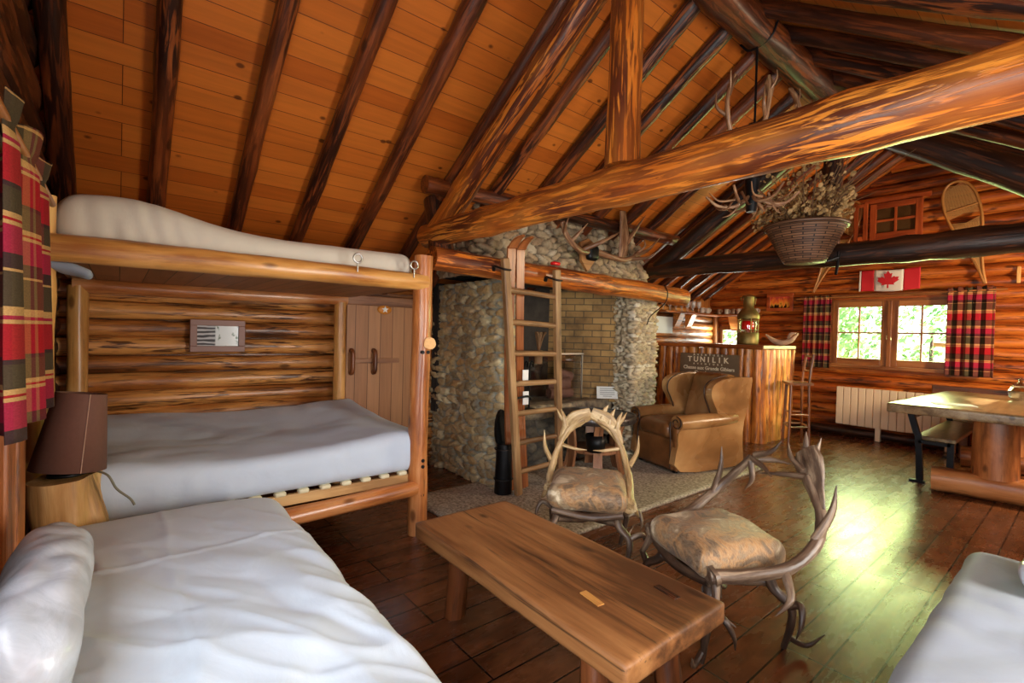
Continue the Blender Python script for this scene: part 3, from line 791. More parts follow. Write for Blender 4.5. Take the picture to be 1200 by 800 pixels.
mb = MB(); rbox(mb, (-3.91, 3.6, .56), (.64, 1.84, .15), .03, (16, 44, 4), lambda p: (.022*noise.noise(p*9), .0, .014*noise.noise(p*7+Vector((3, 3, 3)))))
build('hearth_ledge', mb, M['ledge'], FP)
mb = MB(); stone_wrap(mb, [(-3.66, 2.72), (-3.66, 4.47)], 0, .5, .16, 13, amp=.05, res=.02)
mb.v = [(v[0], v[1], v[2]) for v in mb.v]
build('stone_base', mb, M['stonedark'], FP)
mb = MB(); box(mb, (-4.1, 3.6, .25), (.5, 1.8, .5)); box(mb, (-3.95, 2.65, .9), (.6, .1, 1.8)); box(mb, (-3.9, 4.68, .9), (.7, .3, 1.8)); box(mb, (-4.3, 3.6, 1.2), (.1, 2.2, 1.3))
box(mb, (-3.95, 3.55, 2.25), (.8, 2.2, .7))
build('mortar_core', mb, M['soot'], FP)
# hearth slab on the floor
mb = MB(); rbox(mb, (-2.85, 3.55, .012), (1.3, 3.45, .03), .01, (30, 60, 2), lambda p: (0, 0, .004*noise.noise(p*30)))
h = build('hearth_slab', mb, M['hearth']); tag(h, 'pale pebbly hearth slab on the floor in front of the fireplace', 'hearth')

# glass fire screen, firewood, card
FS = thing('fire_screen', 'smoky glass fire screen with a steel top edge standing in the firebox', 'fire screen', (-3.74, 3.72, .64))
mb = MB(); box(mb, (-3.74, 3.7, .9), (.008, .8, .5)); build('glass_panel', mb, M['smoke'], FS)
mb = MB(); box(mb, (-3.74, 3.7, 1.155), (.03, .84, .018)); box(mb, (-3.74, 4.11, .89), (.014, .014, .5)); build('steel_edge', mb, M['steel'], FS)
WOODL = [((-3.9, 3.75, .70), (-3.86, 4.06, .70), .06, 'pinkish split log lying lowest in the firebox'), ((-3.98, 3.8, .80), (-3.84, 4.02, .82), .065, 'pinkish split log piled in the middle behind the fire screen'),
         ((-3.92, 3.9, .93), (-3.88, 4.08, .88), .06, 'topmost pinkish split log behind the fire screen')]
for a, b, r, l in WOODL:
    mb = MB(); tube(mb, [a, b], r, 7, 3, wob=.35); one('firewood_log', l, 'firewood', mb, M['pink'], 'firewood in the firebox')
CD = thing('notice_card', 'small white printed card propped at the brick end of the hearth ledge', 'card', (-3.52, 4.36, .64))
rot = Matrix.Rotation(R(50), 3, 'Z') @ Matrix.Rotation(R(-18), 3, 'X')
mb = MB(); box(mb, (-3.56, 4.35, .715), (.24, .006, .14), rot); build('card', mb, M['white'], CD)
mb = MB()
for k in range(5):
    p = rot @ Vector((0, -.005, .045-.022*k)); box(mb, Vector((-3.56, 4.35, .715))+p, (.17 if k < 4 else .1, .002, .006), rot)
build('printed_lines', mb, M['textgrey'], CD)

# ------------------------------------------------------------------ things on and around the chimney
def antler(mb, main, r0, r1, tines, palm=None, seg=9, flatdir=None, flat=1.0):
    n = len(main)
    tube(mb, main, [r0+(r1-r0)*(i/(n-1)) for i in range(n)], seg, 5, True, flat=flat, flatdir=flatdir, wob=.22, wfreq=14)
    for t in tines:
        pts, r = t; tube(mb, pts, [r, r*.85, r*.55, .002] if len(pts) > 3 else [r, r*.75, .002], 8, 5, True, wob=.15, wfreq=14)
    if palm:
        for pts, rr, fl, fd in palm: tube(mb, pts, rr, 12, 5, True, flat=fl, flatdir=fd, wob=.15, wfreq=9)
    return mb
AM = thing('mounted_antlers', 'pair of brown palmate antlers on a plaque above the mantel log', 'antlers', (-3.15, 3.52, 2.06))
mb = MB(); prism(mb, [(-.09, .0), (0, -.1), (.09, 0), (.11, .17), (0, .22), (-.11, .17)], (-3.16, 3.5, 2.08), (0, 1, 0), (0, 0, 1), (1, 0, 0), .03)
build('plaque', mb, M['bench'], AM)
mb = MB(); rbox(mb, (-3.12, 3.53, 2.16), (.08, .15, .15), .04, (8, 8, 8)); build('skull_cap', mb, M['black'], AM)
mb = MB()
antler(mb, [(-3.12, 3.46, 2.16), (-3.08, 3.32, 2.15), (-3.06, 3.2, 2.19), (-3.06, 3.1, 2.27), (-3.05, 3.04, 2.37)], .03, .022,
       [([(-3.07, 3.16, 2.2), (-3.0, 3.2, 2.28), (-2.96, 3.28, 2.38)], .02), ([(-3.1, 3.38, 2.17), (-3.0, 3.5, 2.24), (-2.95, 3.62, 2.31), (-2.93, 3.7, 2.36)], .024), ([(-3.06, 3.08, 2.28), (-3.0, 3.04, 2.34), (-2.98, 3.06, 2.42)], .018)])
build('antler', mb, M['antlerwall'], AM)
mb = MB()
antler(mb, [(-3.12, 3.6, 2.18), (-3.09, 3.75, 2.15), (-3.07, 3.95, 2.14), (-3.07, 4.1, 2.18), (-3.07, 4.2, 2.26)], .032, .02,
       [([(-3.07, 4.12, 2.2), (-3.03, 4.3, 2.28), (-3.0, 4.48, 2.44)], .025), ([(-3.07, 4.05, 2.16), (-2.98, 4.2, 2.18), (-2.96, 4.33, 2.24)], .02), ([(-3.07, 4.18, 2.24), (-3.0, 4.2, 2.3), (-2.98, 4.16, 2.36)], .016), ([(-3.07, 3.98, 2.3), (-3.04, 4.08, 2.45), (-3.0, 4.2, 2.62)], .03)],
       [([(-3.08, 3.92, 2.14), (-3.07, 3.94, 2.25), (-3.06, 3.93, 2.42), (-3.06, 3.9, 2.62)], [.05, .075, .07, .045], [.3, .25, .25, .25], (1, 0, 0))])
build('antler', mb, M['antlerwall'], AM)
mb = MB(); tube(mb, [(-2.985, 4.55, 1.93), (-2.94, 4.55, 1.84), (-2.975, 4.55, 1.73), (-3.15, 4.56, 1.6), (-3.2, 4.56, 1.5)], .006, 6, 5); one('hanging_string', 'thin dark string hanging from the mantel log in front of the pale stone pillar', 'string', mb, M['black'])
mb = MB(); rbox(mb, (-3.04, 2.96, 1.985), (.05, .09, .03), .012, (6, 8, 4)); one('red_knife', 'tiny red object lying on the mantel log', 'knife', mb, M['redglow'])

def board(mb, pts, w, t, wdir, sub=5):
    """flat strip through pts; w along wdir, t thick"""
    tube(mb, pts, w/2, 12, sub, True, flat=t/w, flatdir=None if wdir is None else wdir); return mb
def flatstrip(mb, pts, wdir, w, t, sub=5):
    P = catmull(pts, sub); n = len(P); wd = Vector(wdir).normalized(); vs = []; gs = []; fs = []; s = 0; off = random.uniform(-9, 9)
    ww = lerp_list(w, n)
    for i, p in enumerate(P):
        if i: s += (P[i]-P[i-1]).length
        T = (P[min(i+1, n-1)]-P[max(i-1, 0)]).normalized(); N = T.cross(wd).normalized()
        for a, b in ((-1, -1), (1, -1), (1, 1), (-1, 1)):
            vs.append(p+wd*a*ww[i]/2+N*b*t/2); gs.append((a*ww[i]/2+off, b*t/2, s+off))
    for i in range(n-1):
        for k in range(4): fs.append((i*4+k, i*4+(k+1) % 4, (i+1)*4+(k+1) % 4, (i+1)*4+k))
    fs += [(3, 2, 1, 0), (4*n-4, 4*n-3, 4*n-2, 4*n-1)]
    mb.add(vs, fs, gs, False); return mb
for k, (yt, yb, lab) in enumerate(((2.36, 2.58, 'old wooden ski behind the ladder, the one next to the stone pillar'), (2.45, 2.74, 'old wooden ski behind the ladder with white paper labels on it'))):
    SK = thing('wooden_ski', lab, 'ski', (-3.08, yb, 0))
    mb = MB(); flatstrip(mb, [(-3.12, yb, .03), (-3.05, yb+(yt-yb)*.5, .95), (-2.93, yb+(yt-yb)*.95, 1.93), (-2.9, yt, 2.03), (-2.85, yt+.01, 2.09), (-2.80, yt+.02, 2.11)], (0, 1, .12), [.075, .075, .08, .085, .07, .03], .014)
    build('runner', mb, M['ski'], SK)
    if k:
        for zc, h in ((1.0, .13), (.83, .11)):
            mb = MB(); box(mb, (-3.0-(1-zc)*.1+.024, 2.59+(1-zc)*.14, zc), (.006, .06, h)); build('paper_label', mb, M['white'], SK)
        mb = MB()
        for q in range(2): tube(mb, [(-3.0, 2.52, .95-q*.12), (-2.95, 2.6, .97-q*.12), (-3.0, 2.68, .93-q*.12)], .009, 8, 5)
        build('binding', mb, M['black'], SK)

LD = thing('ladder', 'weathered wooden ladder hooked over the mantel log in front of the skis', 'ladder', (-2.95, 2.65, 0))
tl, bl = Vector((-2.87, 2.26, 1.93)), Vector((-3.0, 2.57, .03)); tr, brr = Vector((-2.87, 2.81, 1.9)), Vector((-3.0, 3.04, .03))
for a, b in ((tl, bl), (tr, brr)):
    mb = MB(); d = (b-a); c = (a+b)/2; z = -d.normalized(); y = Vector((1, 0, 0)); x = y.cross(z).normalized(); y = z.cross(x)
    rot = Matrix((x, y, z)).transposed(); box(mb, c, (.062, .045, d.length), rot, bev=.008, axis='z'); build('rail', mb, M['ladder'], LD)
for k in range(7):
    t = (344.5-312)/265+k*(550-344.5)/6/265
    a = tl.lerp(bl, t); b = tr.lerp(brr, t*.985+.0); mb = MB()
    tube(mb, [a, b], .017, 8, 1, flat=1.35); build('rung', mb, M['ladder'], LD)
for p in (tl, tr):
    mb = MB(); q = p-Vector((0, 0, .07))
    tube(mb, [q+Vector((.03, .03, -.02)), q+Vector((.035, -.03, -.02)), q+Vector((-.03, -.045, .0)), q+Vector((-.07, -.045, .01)), q+Vector((-.10, -.03, -.02))], .016, 8, 4, flat=.5)
    build('hook', mb, M['iron'], LD)

PK = thing('fireside_toolset', 'black iron fire tools hanging behind the ladder by the firebox', 'fire tools', (-3.32, 2.9, .62))
mb = MB()
for q in range(4):
    y = 2.82+q*.07; tube(mb, [(-3.42, y, .66), (-3.42, y, 1.05), (-3.40, y+.02, 1.1), (-3.42, y+.04, 1.05)], .009, 8, 3)
build('tool', mb, M['black'], PK)
mb = MB(); tube(mb, [(-3.42, 2.78, 1.07), (-3.42, 3.08, 1.07)], .008, 8, 1); box(mb, (-3.42, 2.93, .645), (.1, .3, .02)); tube(mb, [(-3.43, 2.79, .65), (-3.43, 2.79, 1.07)], .008); build('stand', mb, M['black'], PK)
mb = MB()
for k in range(14):
    a = random.uniform(-.5, .5); b = random.uniform(-.5, .5)
    tube(mb, [(-3.14, 2.88, 1.2), (-3.14+.1*b, 2.88+.06*a, 1.33), (-3.14+.14*b, 2.88+.12*a, 1.38)], [.006, .005, .009], 6, 3)
tube(mb, [(-3.14, 2.88, 1.1), (-3.14, 2.88, 1.22)], .035, 9, 2)
one('dried_bouquet', 'small dried bouquet hanging between the ladder rails at firebox height', 'bouquet', mb, M['basketbrown'] if 'basketbrown' in M else M['twig'])

CN = thing('coal_scuttle', 'tall narrow black metal scuttle against the stone pillar beside the ladder', 'scuttle', (-3.12, 2.52, .03))
mb = MB(); tube(mb, [(-3.12, 2.5, .03), (-3.12, 2.5, .44)], [.075, .065], 16, 1); build('body', mb, M['black'], CN)
mb = MB(); prism(mb, [(.06*math.cos(t), .1*math.sin(t)) for t in [i*PI/8 for i in range(16)]], (-3.17, 2.5, .56), (0, 1, 0), (0, 0, 1.6), (1, 0, 0), .03); build('lid', mb, M['black'], CN)
for z in (.15, .4):
    mb = MB(); tube(mb, [(-3.12+.078*math.cos(t), 2.5+.078*math.sin(t), z) for t in [i*PI/8 for i in range(17)]], .006, 6, 1); build('band', mb, M['iron'], CN)

# ------------------------------------------------------------------ bunk bed
BK = thing('bunk_bed', 'built-in double bunk bed of varnished pale logs beside the fireplace', 'bunk bed', (-3.6, .65, 0))
FX, BX, Y0, Y1 = -2.88, -4.27, -.24, 1.57
for (x, y, z1, r, mt) in ((FX, Y1, 1.86, .062, 'palered'), (FX-.02, Y0-.03, 1.9, .05, 'pale'), (BX, Y1-.05, 1.6, .05, 'pale'), (BX, Y0+.03, 1.6, .055, 'pale')):
    mb = MB(); log(mb, (x, y, 0), (x, y, z1), r*1.06, r, seg=20, bend=.02, wob=.14); build('post', mb, M[mt], BK)
mb = MB(); log(mb, (FX+.03, Y0-.02, 1.675), (FX+.03, Y1+.01, 1.685), .062, .055, seg=22, bend=.01); build('upper_rail', mb, M['pale'], BK)
mb = MB(); log(mb, (FX+.02, Y0, .27), (FX+.02, Y1-.03, .31), .055, .05, seg=18, bend=.015); build('lower_rail', mb, M['palered'], BK)
mb = MB(); log(mb, (BX, Y0, 1.6), (BX, Y1, 1.62), .05, .05); build('back_rail', mb, M['palered'], BK)
for z in (1.28, .42):
    mb = MB(); log(mb, (FX+.085, Y1+.02, z), (FX-.1, Y1+.1, z), .04, .04); build('peg', mb, M['pale'], BK) if z > 1 else None
mb = MB(); box(mb, (-3.57, .66, 1.66), (1.32, 1.84, .03)); mb.g = [(v[1], v[2], v[0]) for v in mb.v]; build('deck_boards', mb, M['ceilB'], BK)
for x_ in (FX-.03, BX+.1):
    mb = MB(); box(mb, (x_, .66, .375), (.03, 1.84, .06), bev=.004, axis='y'); build('slat_rail', mb, M['ply'], BK)
for k in range(14):
    y = Y0+.08+k*.125; mb = MB(); box(mb, (-3.55, y, .415), (1.32, .05, .018), bev=.006); s = build('slat', mb, M['ply'], BK)
    mb = MB(); rbox(mb, (FX-.028, y, .415), (.05, .062, .028), .012, (4, 6, 4)); build('slat_cap', mb, M['slat'], s)
for y in (1.09, 1.46):
    mb = MB(); x = FX+.09
    tube(mb, [(x, y, 1.70), (x, y, 1.755)], .005, 8, 1); tube(mb, [(x, y+.026*math.sin(t), 1.78-.026*math.cos(t)) for t in [i*PI/8 for i in range(17)]], .006, 8, 1); build('eye_bolt', mb, M['steel'], BK)
for (z, dy) in ((1.22, .02), (1.22, -.02), (.5, 0), (.46, .0), (.27, 0)):
    mb = MB(); tube(mb, [(FX+.03, Y1+dy, z), (FX+.068, Y1+dy, z)], .012, 10, 1); build('bolt', mb, M['black'], BK)

def wr(p, s, amp, seed, an=(1, 1, 1)):
    q = Vector((p.x*an[0], p.y*an[1], p.z*an[2]))*s+Vector((seed, seed*2, 0))
    v = noise.noise(q); return amp*(abs(v)*2-.5)
mb = MB()
def fu(p):
    u = (p.y+.89)/1.78
    z = .10*math.exp(-((u-.13)/.22)**2)+.02*u-.02
    top = max(0, (p.z+.09)/.18)
    g = .006*math.sin(p.y*75+3*math.sin(p.z*9))*math.exp(-((u-.2)/.12)**2)*(1 if p.x > .3 else 0)*(1-top*.6)
    return (.004*wr(p, 6, 1, 3, (1, 1.5, .4))+g, 0, z*top+.006*noise.noise(p*3))
rbox(mb, (-3.44, .655, 1.775), (1.02, 1.79, .2), .085, (28, 150, 10), fu)
one('upper_mattress', 'cream-sheeted mattress bulging on the upper bunk under the rafters', 'mattress', mb, M['sheetC'])
mb = MB()
def fl_(p):
    top = max(0, (p.z+.12)/.24); u = max(0, -p.x/.68)
    s = -.035*math.cos(p.y*3.2)+.02*noise.noise(p*2.2)
    return (.006*wr(p, 7, 1, 2, (1, 2, .5)), 0, top*(.07*u+s*.6+.008*wr(p, 4, 1, 5))-(.0 if top > .3 else 0))
rbox(mb, (-3.55, .70, .545), (1.36, 1.86, .25), .075, (44, 56, 10), fl_)
one('lower_mattress', 'grey-white sheeted mattress on the lower bunk slats', 'mattress', mb, M['sheetB'])
mb = MB()
def fsag(p): return (.02*noise.noise(p*7), .02*noise.noise(p*8+Vector((4, 0, 0))), .025*noise.noise(p*9))
rbox(mb, (FX+.0, -.17, 1.59), (.06, .17, .04), .018, (10, 20, 6), fsag, Matrix.Rotation(R(-16), 3, 'X')); one('hanging_cloth', 'bluish cloth corner poking out under the upper bunk rail', 'cloth', mb, M['sheetD'])

PF = thing('framed_picture', 'small rosy framed winter picture hanging on the logs inside the bunk', 'picture', (-4.31, .59, 1.285))
px, y0, y1, z0, z1 = -4.3, .41, .775, 1.16, 1.405
mb = MB()
for (a, b, c, d) in ((y0, y1, z1-.045, z1), (y0, y1, z0, z0+.045), (y0, y0+.045, z0+.045, z1-.045), (y1-.045, y1, z0+.045, z1-.045)): box(mb, (px, (a+b)/2, (c+d)/2), (.03, b-a, d-c), bev=.003)
build('frame', mb, M['frame'], PF)
mb = MB(); box(mb, (px-.004, .59, 1.285), (.012, .3, .18)); mb.g = [((v[1]-y0)/(y1-y0), (v[2]-z0)/(z1-z0), 0) for v in mb.v]; build('picture', mb, M['winter'], PF)

# ------------------------------------------------------------------ lamp, stump, curtain
mb = MB(); tube(mb, [(-2.705, -.16, 0), (-2.7, -.155, .4), (-2.695, -.165, .715)], [.125, .1, .106], 40, 8, wob=.42, wfreq=3.5, ridge=.07)
one('log_stump', 'rough pale log stump used as a bedside stand', 'stump', mb, M['stump'])
LP = thing('table_lamp', 'brown drum lamp with cord on the log stump', 'lamp', (-2.7, -.16, .72))
mb = MB(); lathe(mb, [(.084, .345), (.124, .03), (.120, .03), (.080, .345)], (0, 0, 0), 40)
rt = Matrix.Rotation(R(-7), 3, 'X') @ Matrix.Rotation(R(-3), 3, 'Y')
def tilt(mb): mb.v = [tuple(rt @ Vector(v)+Vector((-2.7, -.16, .715))) for v in mb.v]
tilt(mb); sh = build('lamp_shade', mb, M['shade'], LP)
mb = MB(); a = R(20)
tube(mb, [(.085*math.cos(a), .085*math.sin(a), .345), (.125*math.cos(a), .125*math.sin(a), .03)], .0025, 6, 1); tilt(mb); build('seam', mb, M['seam'], sh)
mb = MB(); lathe(mb, [(.001, .012), (.06, .012), (.065, 0), (.001, 0)], (-2.7, -.16, .722)); lathe(mb, [(.018, .012), (.02, .18), (.012, .2)], (-2.7, -.16, .722)); build('base', mb, M['black'], LP)
mb = MB(); lathe(mb, [(.001, .28), (.025, .26), (.032, .22), (.015, .19)], (-2.7, -.16, .722)); build('bulb', mb, M['whitewax'], LP)
mb = MB(); tube(mb, [(-2.65, -.08, .74), (-2.61, -.03, .72), (-2.6, .0, .66), (-2.59, .045, .612), (-2.58, .06, .585)], .0045, 8, 6); build('cord', mb, M['cord'], LP)

def curtain(name, label, p0, p1, ztop, zbot, nf, amp, header=.05, flare=0.0, seed=1, cloth=2.0, mat=None, group=None, nrm=None):
    """gathered curtain hanging from p0 to p1 (plan points)"""
    a, b = Vector((*p0, 0)), Vector((*p1, 0)); L = (b-a).length; d = (b-a)/L; n = Vector((d.y, -d.x, 0)) if nrm is None else Vector(nrm)
    nx, nz_ = nf*14, 44; vs = []; gs = []; fs = []
    for j in range(nz_+1):
        t = j/nz_; z = ztop+(zbot-ztop)*t; v = (ztop-z)
        head = 1.0 if v > header*1.6 else .55+.45*abs(v-header)/header
        for i in range(nx+1):
            u = i/nx; ph = u*nf*2*PI+.35*math.sin(u*9+seed)+.25*noise.noise(Vector((u*4, t*1.5, seed)))
            am = amp*(.55+.6*t)*head*(.8+.5*noise.noise(Vector((u*5, seed, 2))))
            x = u*L*(1+flare*t)+.010*math.sin(ph*2+1)
            if v < header: am *= 1.5
            p = a+d*x+n*(am*math.sin(ph)); vs.append((p.x, p.y, z+(.012*math.sin(ph*1.5+seed) if j == 0 else 0))); gs.append((u*L*cloth+seed*.13, z, 0))
    for j in range(nz_):
        for i in range(nx):
            q = j*(nx+1)+i; fs.append((q, q+1, q+nx+2, q+nx+1))
    mb = MB(); mb.add(vs, fs, gs); o = build(name, mb, mat or M['plaid'])
    o.modifiers.new('thick', 'SOLIDIFY').thickness = .003
    return tag(o, label, 'curtain', group)
curtain('curtain', 'big red tartan curtain beside the lamp, hanging in front of the bunk end', (-2.52, -.215), (-1.62, -.215), 1.9, 1.06, 3, .055, header=.07, seed=3, cloth=.9)
mb = MB(); tube(mb, [(-2.7, -.215, 1.83), (-.2, -.215, 1.83)], .012, 10, 1); one('curtain_rod', 'wooden curtain rod carrying the big tartan curtain by the bunk', 'curtain rod', mb, M['winwood'])
for x, nm in ((-2.42, 'brown upright wall board under the tartan curtain next to the lamp stump'), (-2.2, 'brown upright wall board under the tartan curtain at the frame edge')):
    mb = MB(); box(mb, (x, -.285, .52), (.15, .05, 1.04), bev=.01, axis='z'); one('wall_board', nm, 'board', mb, M['tablelog'])
curtain('curtain', 'narrow red tartan curtain beside the bar, left of the far window', (-2.9, YF-.13), (-2.53, YF-.13), 2.05, .98, 5, .03, seed=5, cloth=1.5)
curtain('curtain', 'wide red tartan curtain above the dining table, right of the far window', (-1.24, YF-.13), (-.80, YF-.13), 2.09, .98, 5, .035, seed=8, cloth=1.5)
mb = MB(); tube(mb, [(-3.0, YF-.13, 2.02), (-.7, YF-.13, 2.05)], .011, 10, 1); one('curtain_rod', 'thin rod over the far window with both small curtains', 'curtain rod', mb, M['winwood'])

# ------------------------------------------------------------------ near bed, pillow, right bed
def bedframe(name, label, x0, x1, y0, y1, zt):
    B = thing(name, label, 'bed', ((x0+x1)/2, (y0+y1)/2, 0))
    mb = MB(); box(mb, ((x0+x1)/2, y0+.03, zt-.06), (x1-x0, .04, .12), bev=.006); build('side_rail', mb, M['benchleg'], B)
    mb = MB(); box(mb, ((x0+x1)/2, y1-.03, zt-.06), (x1-x0, .04, .12), bev=.006); build('side_rail', mb, M['benchleg'], B)
    mb = MB(); box(mb, ((x0+x1)/2, (y0+y1)/2, zt-.02), (x1-x0-.02, y1-y0-.06, .03), bev=.004); build('slat_base', mb, M['ply'], B)
    for x in (x0+.06, x1-.06):
        for y in (y0+.07, y1-.07):
            mb = MB(); box(mb, (x, y, zt/2), (.06, .06, zt), bev=.006, axis='z'); build('leg', mb, M['benchleg'], B)
    return B
bedframe('single_bed', 'low wooden bed base under the big white bed by the lamp', -2.52, -.62, -.24, .58, .3)
def rdg(p, s_, o):
    v = noise.noise(Vector((p.x*s_*.45, p.y*s_*1.5, p.z*.3))+Vector((o, o*2, 0))); return (1-min(1, abs(v)*2.6))**3
mb = MB()
def fn_(p):
    top = max(0, (p.z+.125)/.25)
    u = (p.x+.98)/1.96
    w2 = Vector((p.x*.8+p.y*.6, -p.x*.6+p.y*.8, p.z))
    cr = .03*wr(w2, 2.4, 1, 4, (.8, 2.2, .5))*u+.02*wr(w2+Vector((.4, .2, 0)), 5.5, 1, 9, (.5, 1.8, .5))*u*u+.022*u*rdg(w2, 2.6, 1.7)+.012*u*rdg(w2, 5.2, 7.1)
    q = p.x*.5+p.y*.85
    fold = .028*math.exp(-((q-.02-.15*math.sin(p.x*3))/.03)**2)*max(0, u-.35)+.032*math.exp(-((q-.25-.1*math.sin(p.x*2.2+1))/.045)**2)*max(0, u-.45)
    seam = .004*math.exp(-((p.x+.42)/.012)**2)+.003*math.exp(-((p.y+.02)/.01)**2)
    return (.008*noise.noise(p*6), .012*noise.noise(p*5+Vector((9, 0, 0))), top*(cr+fold+seam+.012*noise.noise(p*1.8)-.03*max(0, (p.y/.46))**4))
rbox(mb, (-1.59, .17, .43), (1.98, .92, .25), .085, (170, 90, 10), fn_)
one('white_mattress', 'big rumpled white sheeted mattress close to the camera by the lamp', 'mattress', mb, M['sheet'])
mb = MB()
def fp_(p):
    return (.015*noise.noise(p*6), .02*noise.noise(p*5+Vector((2, 2, 0))), .015*wr(p, 7, 1, 6)-.10*abs(p.x)*abs(p.x)*1.5)
rbox(mb, (-1.62, -.15, .645), (.74, .17, .27), .08, (44, 14, 22), fp_, Matrix.Rotation(R(-14), 3, 'X'))
one('wrapped_pillow', 'shiny grey plastic-wrapped pillow standing at the frame edge on the white mattress', 'pillow', mb, M['plastic'])
bedframe('single_bed', 'low wooden bed base under the grey mattress in the frame corner', -.28, .64, .95, 2.72, .25)
mb = MB()
def fr_(p):
    top = max(0, (p.z+.13)/.26)
    return (.006*noise.noise(p*6), .008*noise.noise(p*5), top*(.012*noise.noise(p*2.5)+.006*wr(p, 6, 1, 12)+.014*math.exp(-((p.x+.25+.03*math.sin(p.y*9))/.012)**2)*(.5+.5*noise.noise(Vector((0, p.y*7, 3))))))
rbox(mb, (.2, 1.83, .38), (1.06, 1.98, .26), .07, (60, 90, 10), fr_)
one('grey_mattress', 'smooth cool grey sheeted mattress in the frame corner below the dining table', 'mattress', mb, M['sheetD'])
mb = MB(); rbox(mb, (.18, 2.52, .57), (.66, .36, .13), .06, (30, 22, 8), lambda p: (.02*noise.noise(p*7), .02*noise.noise(p*8), .02*wr(p, 8, 1, 3)))
one('wrapped_pillow', 'pale plastic-wrapped pillow lying on the cool grey mattress', 'pillow', mb, M['plastic'])

# ------------------------------------------------------------------ bench (coffee table)
CT = thing('coffee_table', 'long low thick-plank wooden coffee table in front of the antler chairs', 'coffee table', (-1.49, 1.44, 0))
def ft(p):
    e = 1 if abs(p.z) < .03 else 0
    return (0, .008*noise.noise(Vector((p.x*3, 0, 1 if p.y > 0 else 7)))*(1 if abs(p.y) > .2 else 0), .003*noise.noise(p*5))
mb = MB(); rbox(mb, (-1.49, 1.44, .36), (1.31, .575, .08), .012, (80, 36, 6), ft, Matrix.Rotation(R(-.6), 3, 'Z')); build('tabletop', mb, M['bench'], CT)
for (x, y, c) in ((-.98, 1.32, 'pale'), (-1.02, 1.55, 'dark')):
    mb = MB(); box(mb, (x-.16 if c == 'pale' else x+.02, y+.02 if c == 'pale' else y+.05, .4015), (.10, .03, .004), Matrix.Rotation(R(-8), 3, 'Z')); build('inlay' if c == 'pale' else 'knot_patch', mb, M['pale'] if c == 'pale' else M['darklog'], CT)
for (x, y, dx, dy) in ((-1.9, 1.27, -.02, -.01), (-1.05, 1.25, .03, -.02), (-1.92, 1.62, -.02, .02), (-1.03, 1.62, .03, .02)):
    mb = MB(); tube(mb, [(x+dx, y+dy, 0), (x, y, .33)], [.052, .05], 7, 3, wob=.15); build('leg', mb, M['benchleg'], CT)

# ------------------------------------------------------------------ round barrel table
RT = thing('round_table', 'round barrel table with dark slate top and stave legs by the hearth', 'table', (-3.14, 3.65, .02))
c = (-3.14, 3.65, 0)
mb = MB(); lathe(mb, [(.001, .592), (.39, .592), (.39, .565), (.001, .565)], c, 48); build('tabletop', mb, M['slate'], RT)
mb = MB(); lathe(mb, [(.39, .597), (.405, .597), (.408, .59), (.408, .54), (.40, .535), (.39, .54), (.39, .597)], c, 48); rim = build('metal_rim', mb, M['rim'], RT)
for k in range(12):
    a = 2*PI*k/12; mb = MB(); tube(mb, [(c[0]+.4*math.cos(a), c[1]+.4*math.sin(a), .567), (c[0]+.413*math.cos(a), c[1]+.413*math.sin(a), .567)], .007, 8, 1); build('rivet', mb, M['iron'], rim)
for k in range(6):
    a = 2*PI*k/6+.35; ca, sa = math.cos(a), math.sin(a); mb = MB()
    pr_ = [(.30, .03), (.27, .12), (.25, .28), (.27, .45), (.31, .545)]
    flatstrip(mb, [(c[0]+r*ca, c[1]+r*sa, z) for r, z in pr_], (-sa, ca, 0), .085, .024, 5); build('leg', mb, M['stave'], RT)
mb = MB(); lathe(mb, [(.001, .26), (.25, .26), (.25, .235), (.001, .235)], c, 30); build('lower_shelf', mb, M['stave'], RT)
mb = MB(); lathe(mb, [(.06, 0), (.085, .0), (.1, .16), (.095, .16), (.08, .01)], (-3.0, 3.52, .265), 20); one('black_pot', 'small black pot under the round barrel table', 'pot', mb, M['black'])

# ------------------------------------------------------------------ wing armchair (faces -y, turned)
AC = thing('wing_armchair', 'worn tan leather wing armchair with rolled arms beside the bar', 'armchair', (-2.765, 4.72, .028), R(-17)); AC.scale = (1.10, 1.30, .955)
def lp(name, mb, mat, par): return build(name, mb, mat, par, local=True)
mb = MB(); rbox(mb, (0, -.01, .19), (.56, .66, .34), .03, (12, 14, 8)); lp('base', mb, M['leatherdark'], AC)
mb = MB(); rbox(mb, (0, -.1, .42), (.44, .52, .17), .06, (20, 24, 8), lambda p: (0, 0, .02*math.cos(p.x*5)*math.cos(p.y*5)+.008*noise.noise(p*9))); lp('seat_cushion', mb, M['leatherdark'], AC)
mb = MB(); rbox(mb, (0, .24, .70), (.46, .16, .62), .06, (18, 8, 24), lambda p: (0, -.03*math.cos(p.x*6)*math.cos(p.z*4), 0), Matrix.Rotation(R(-12), 3, 'X')); bk = lp('backrest', mb, M['leather'], AC)
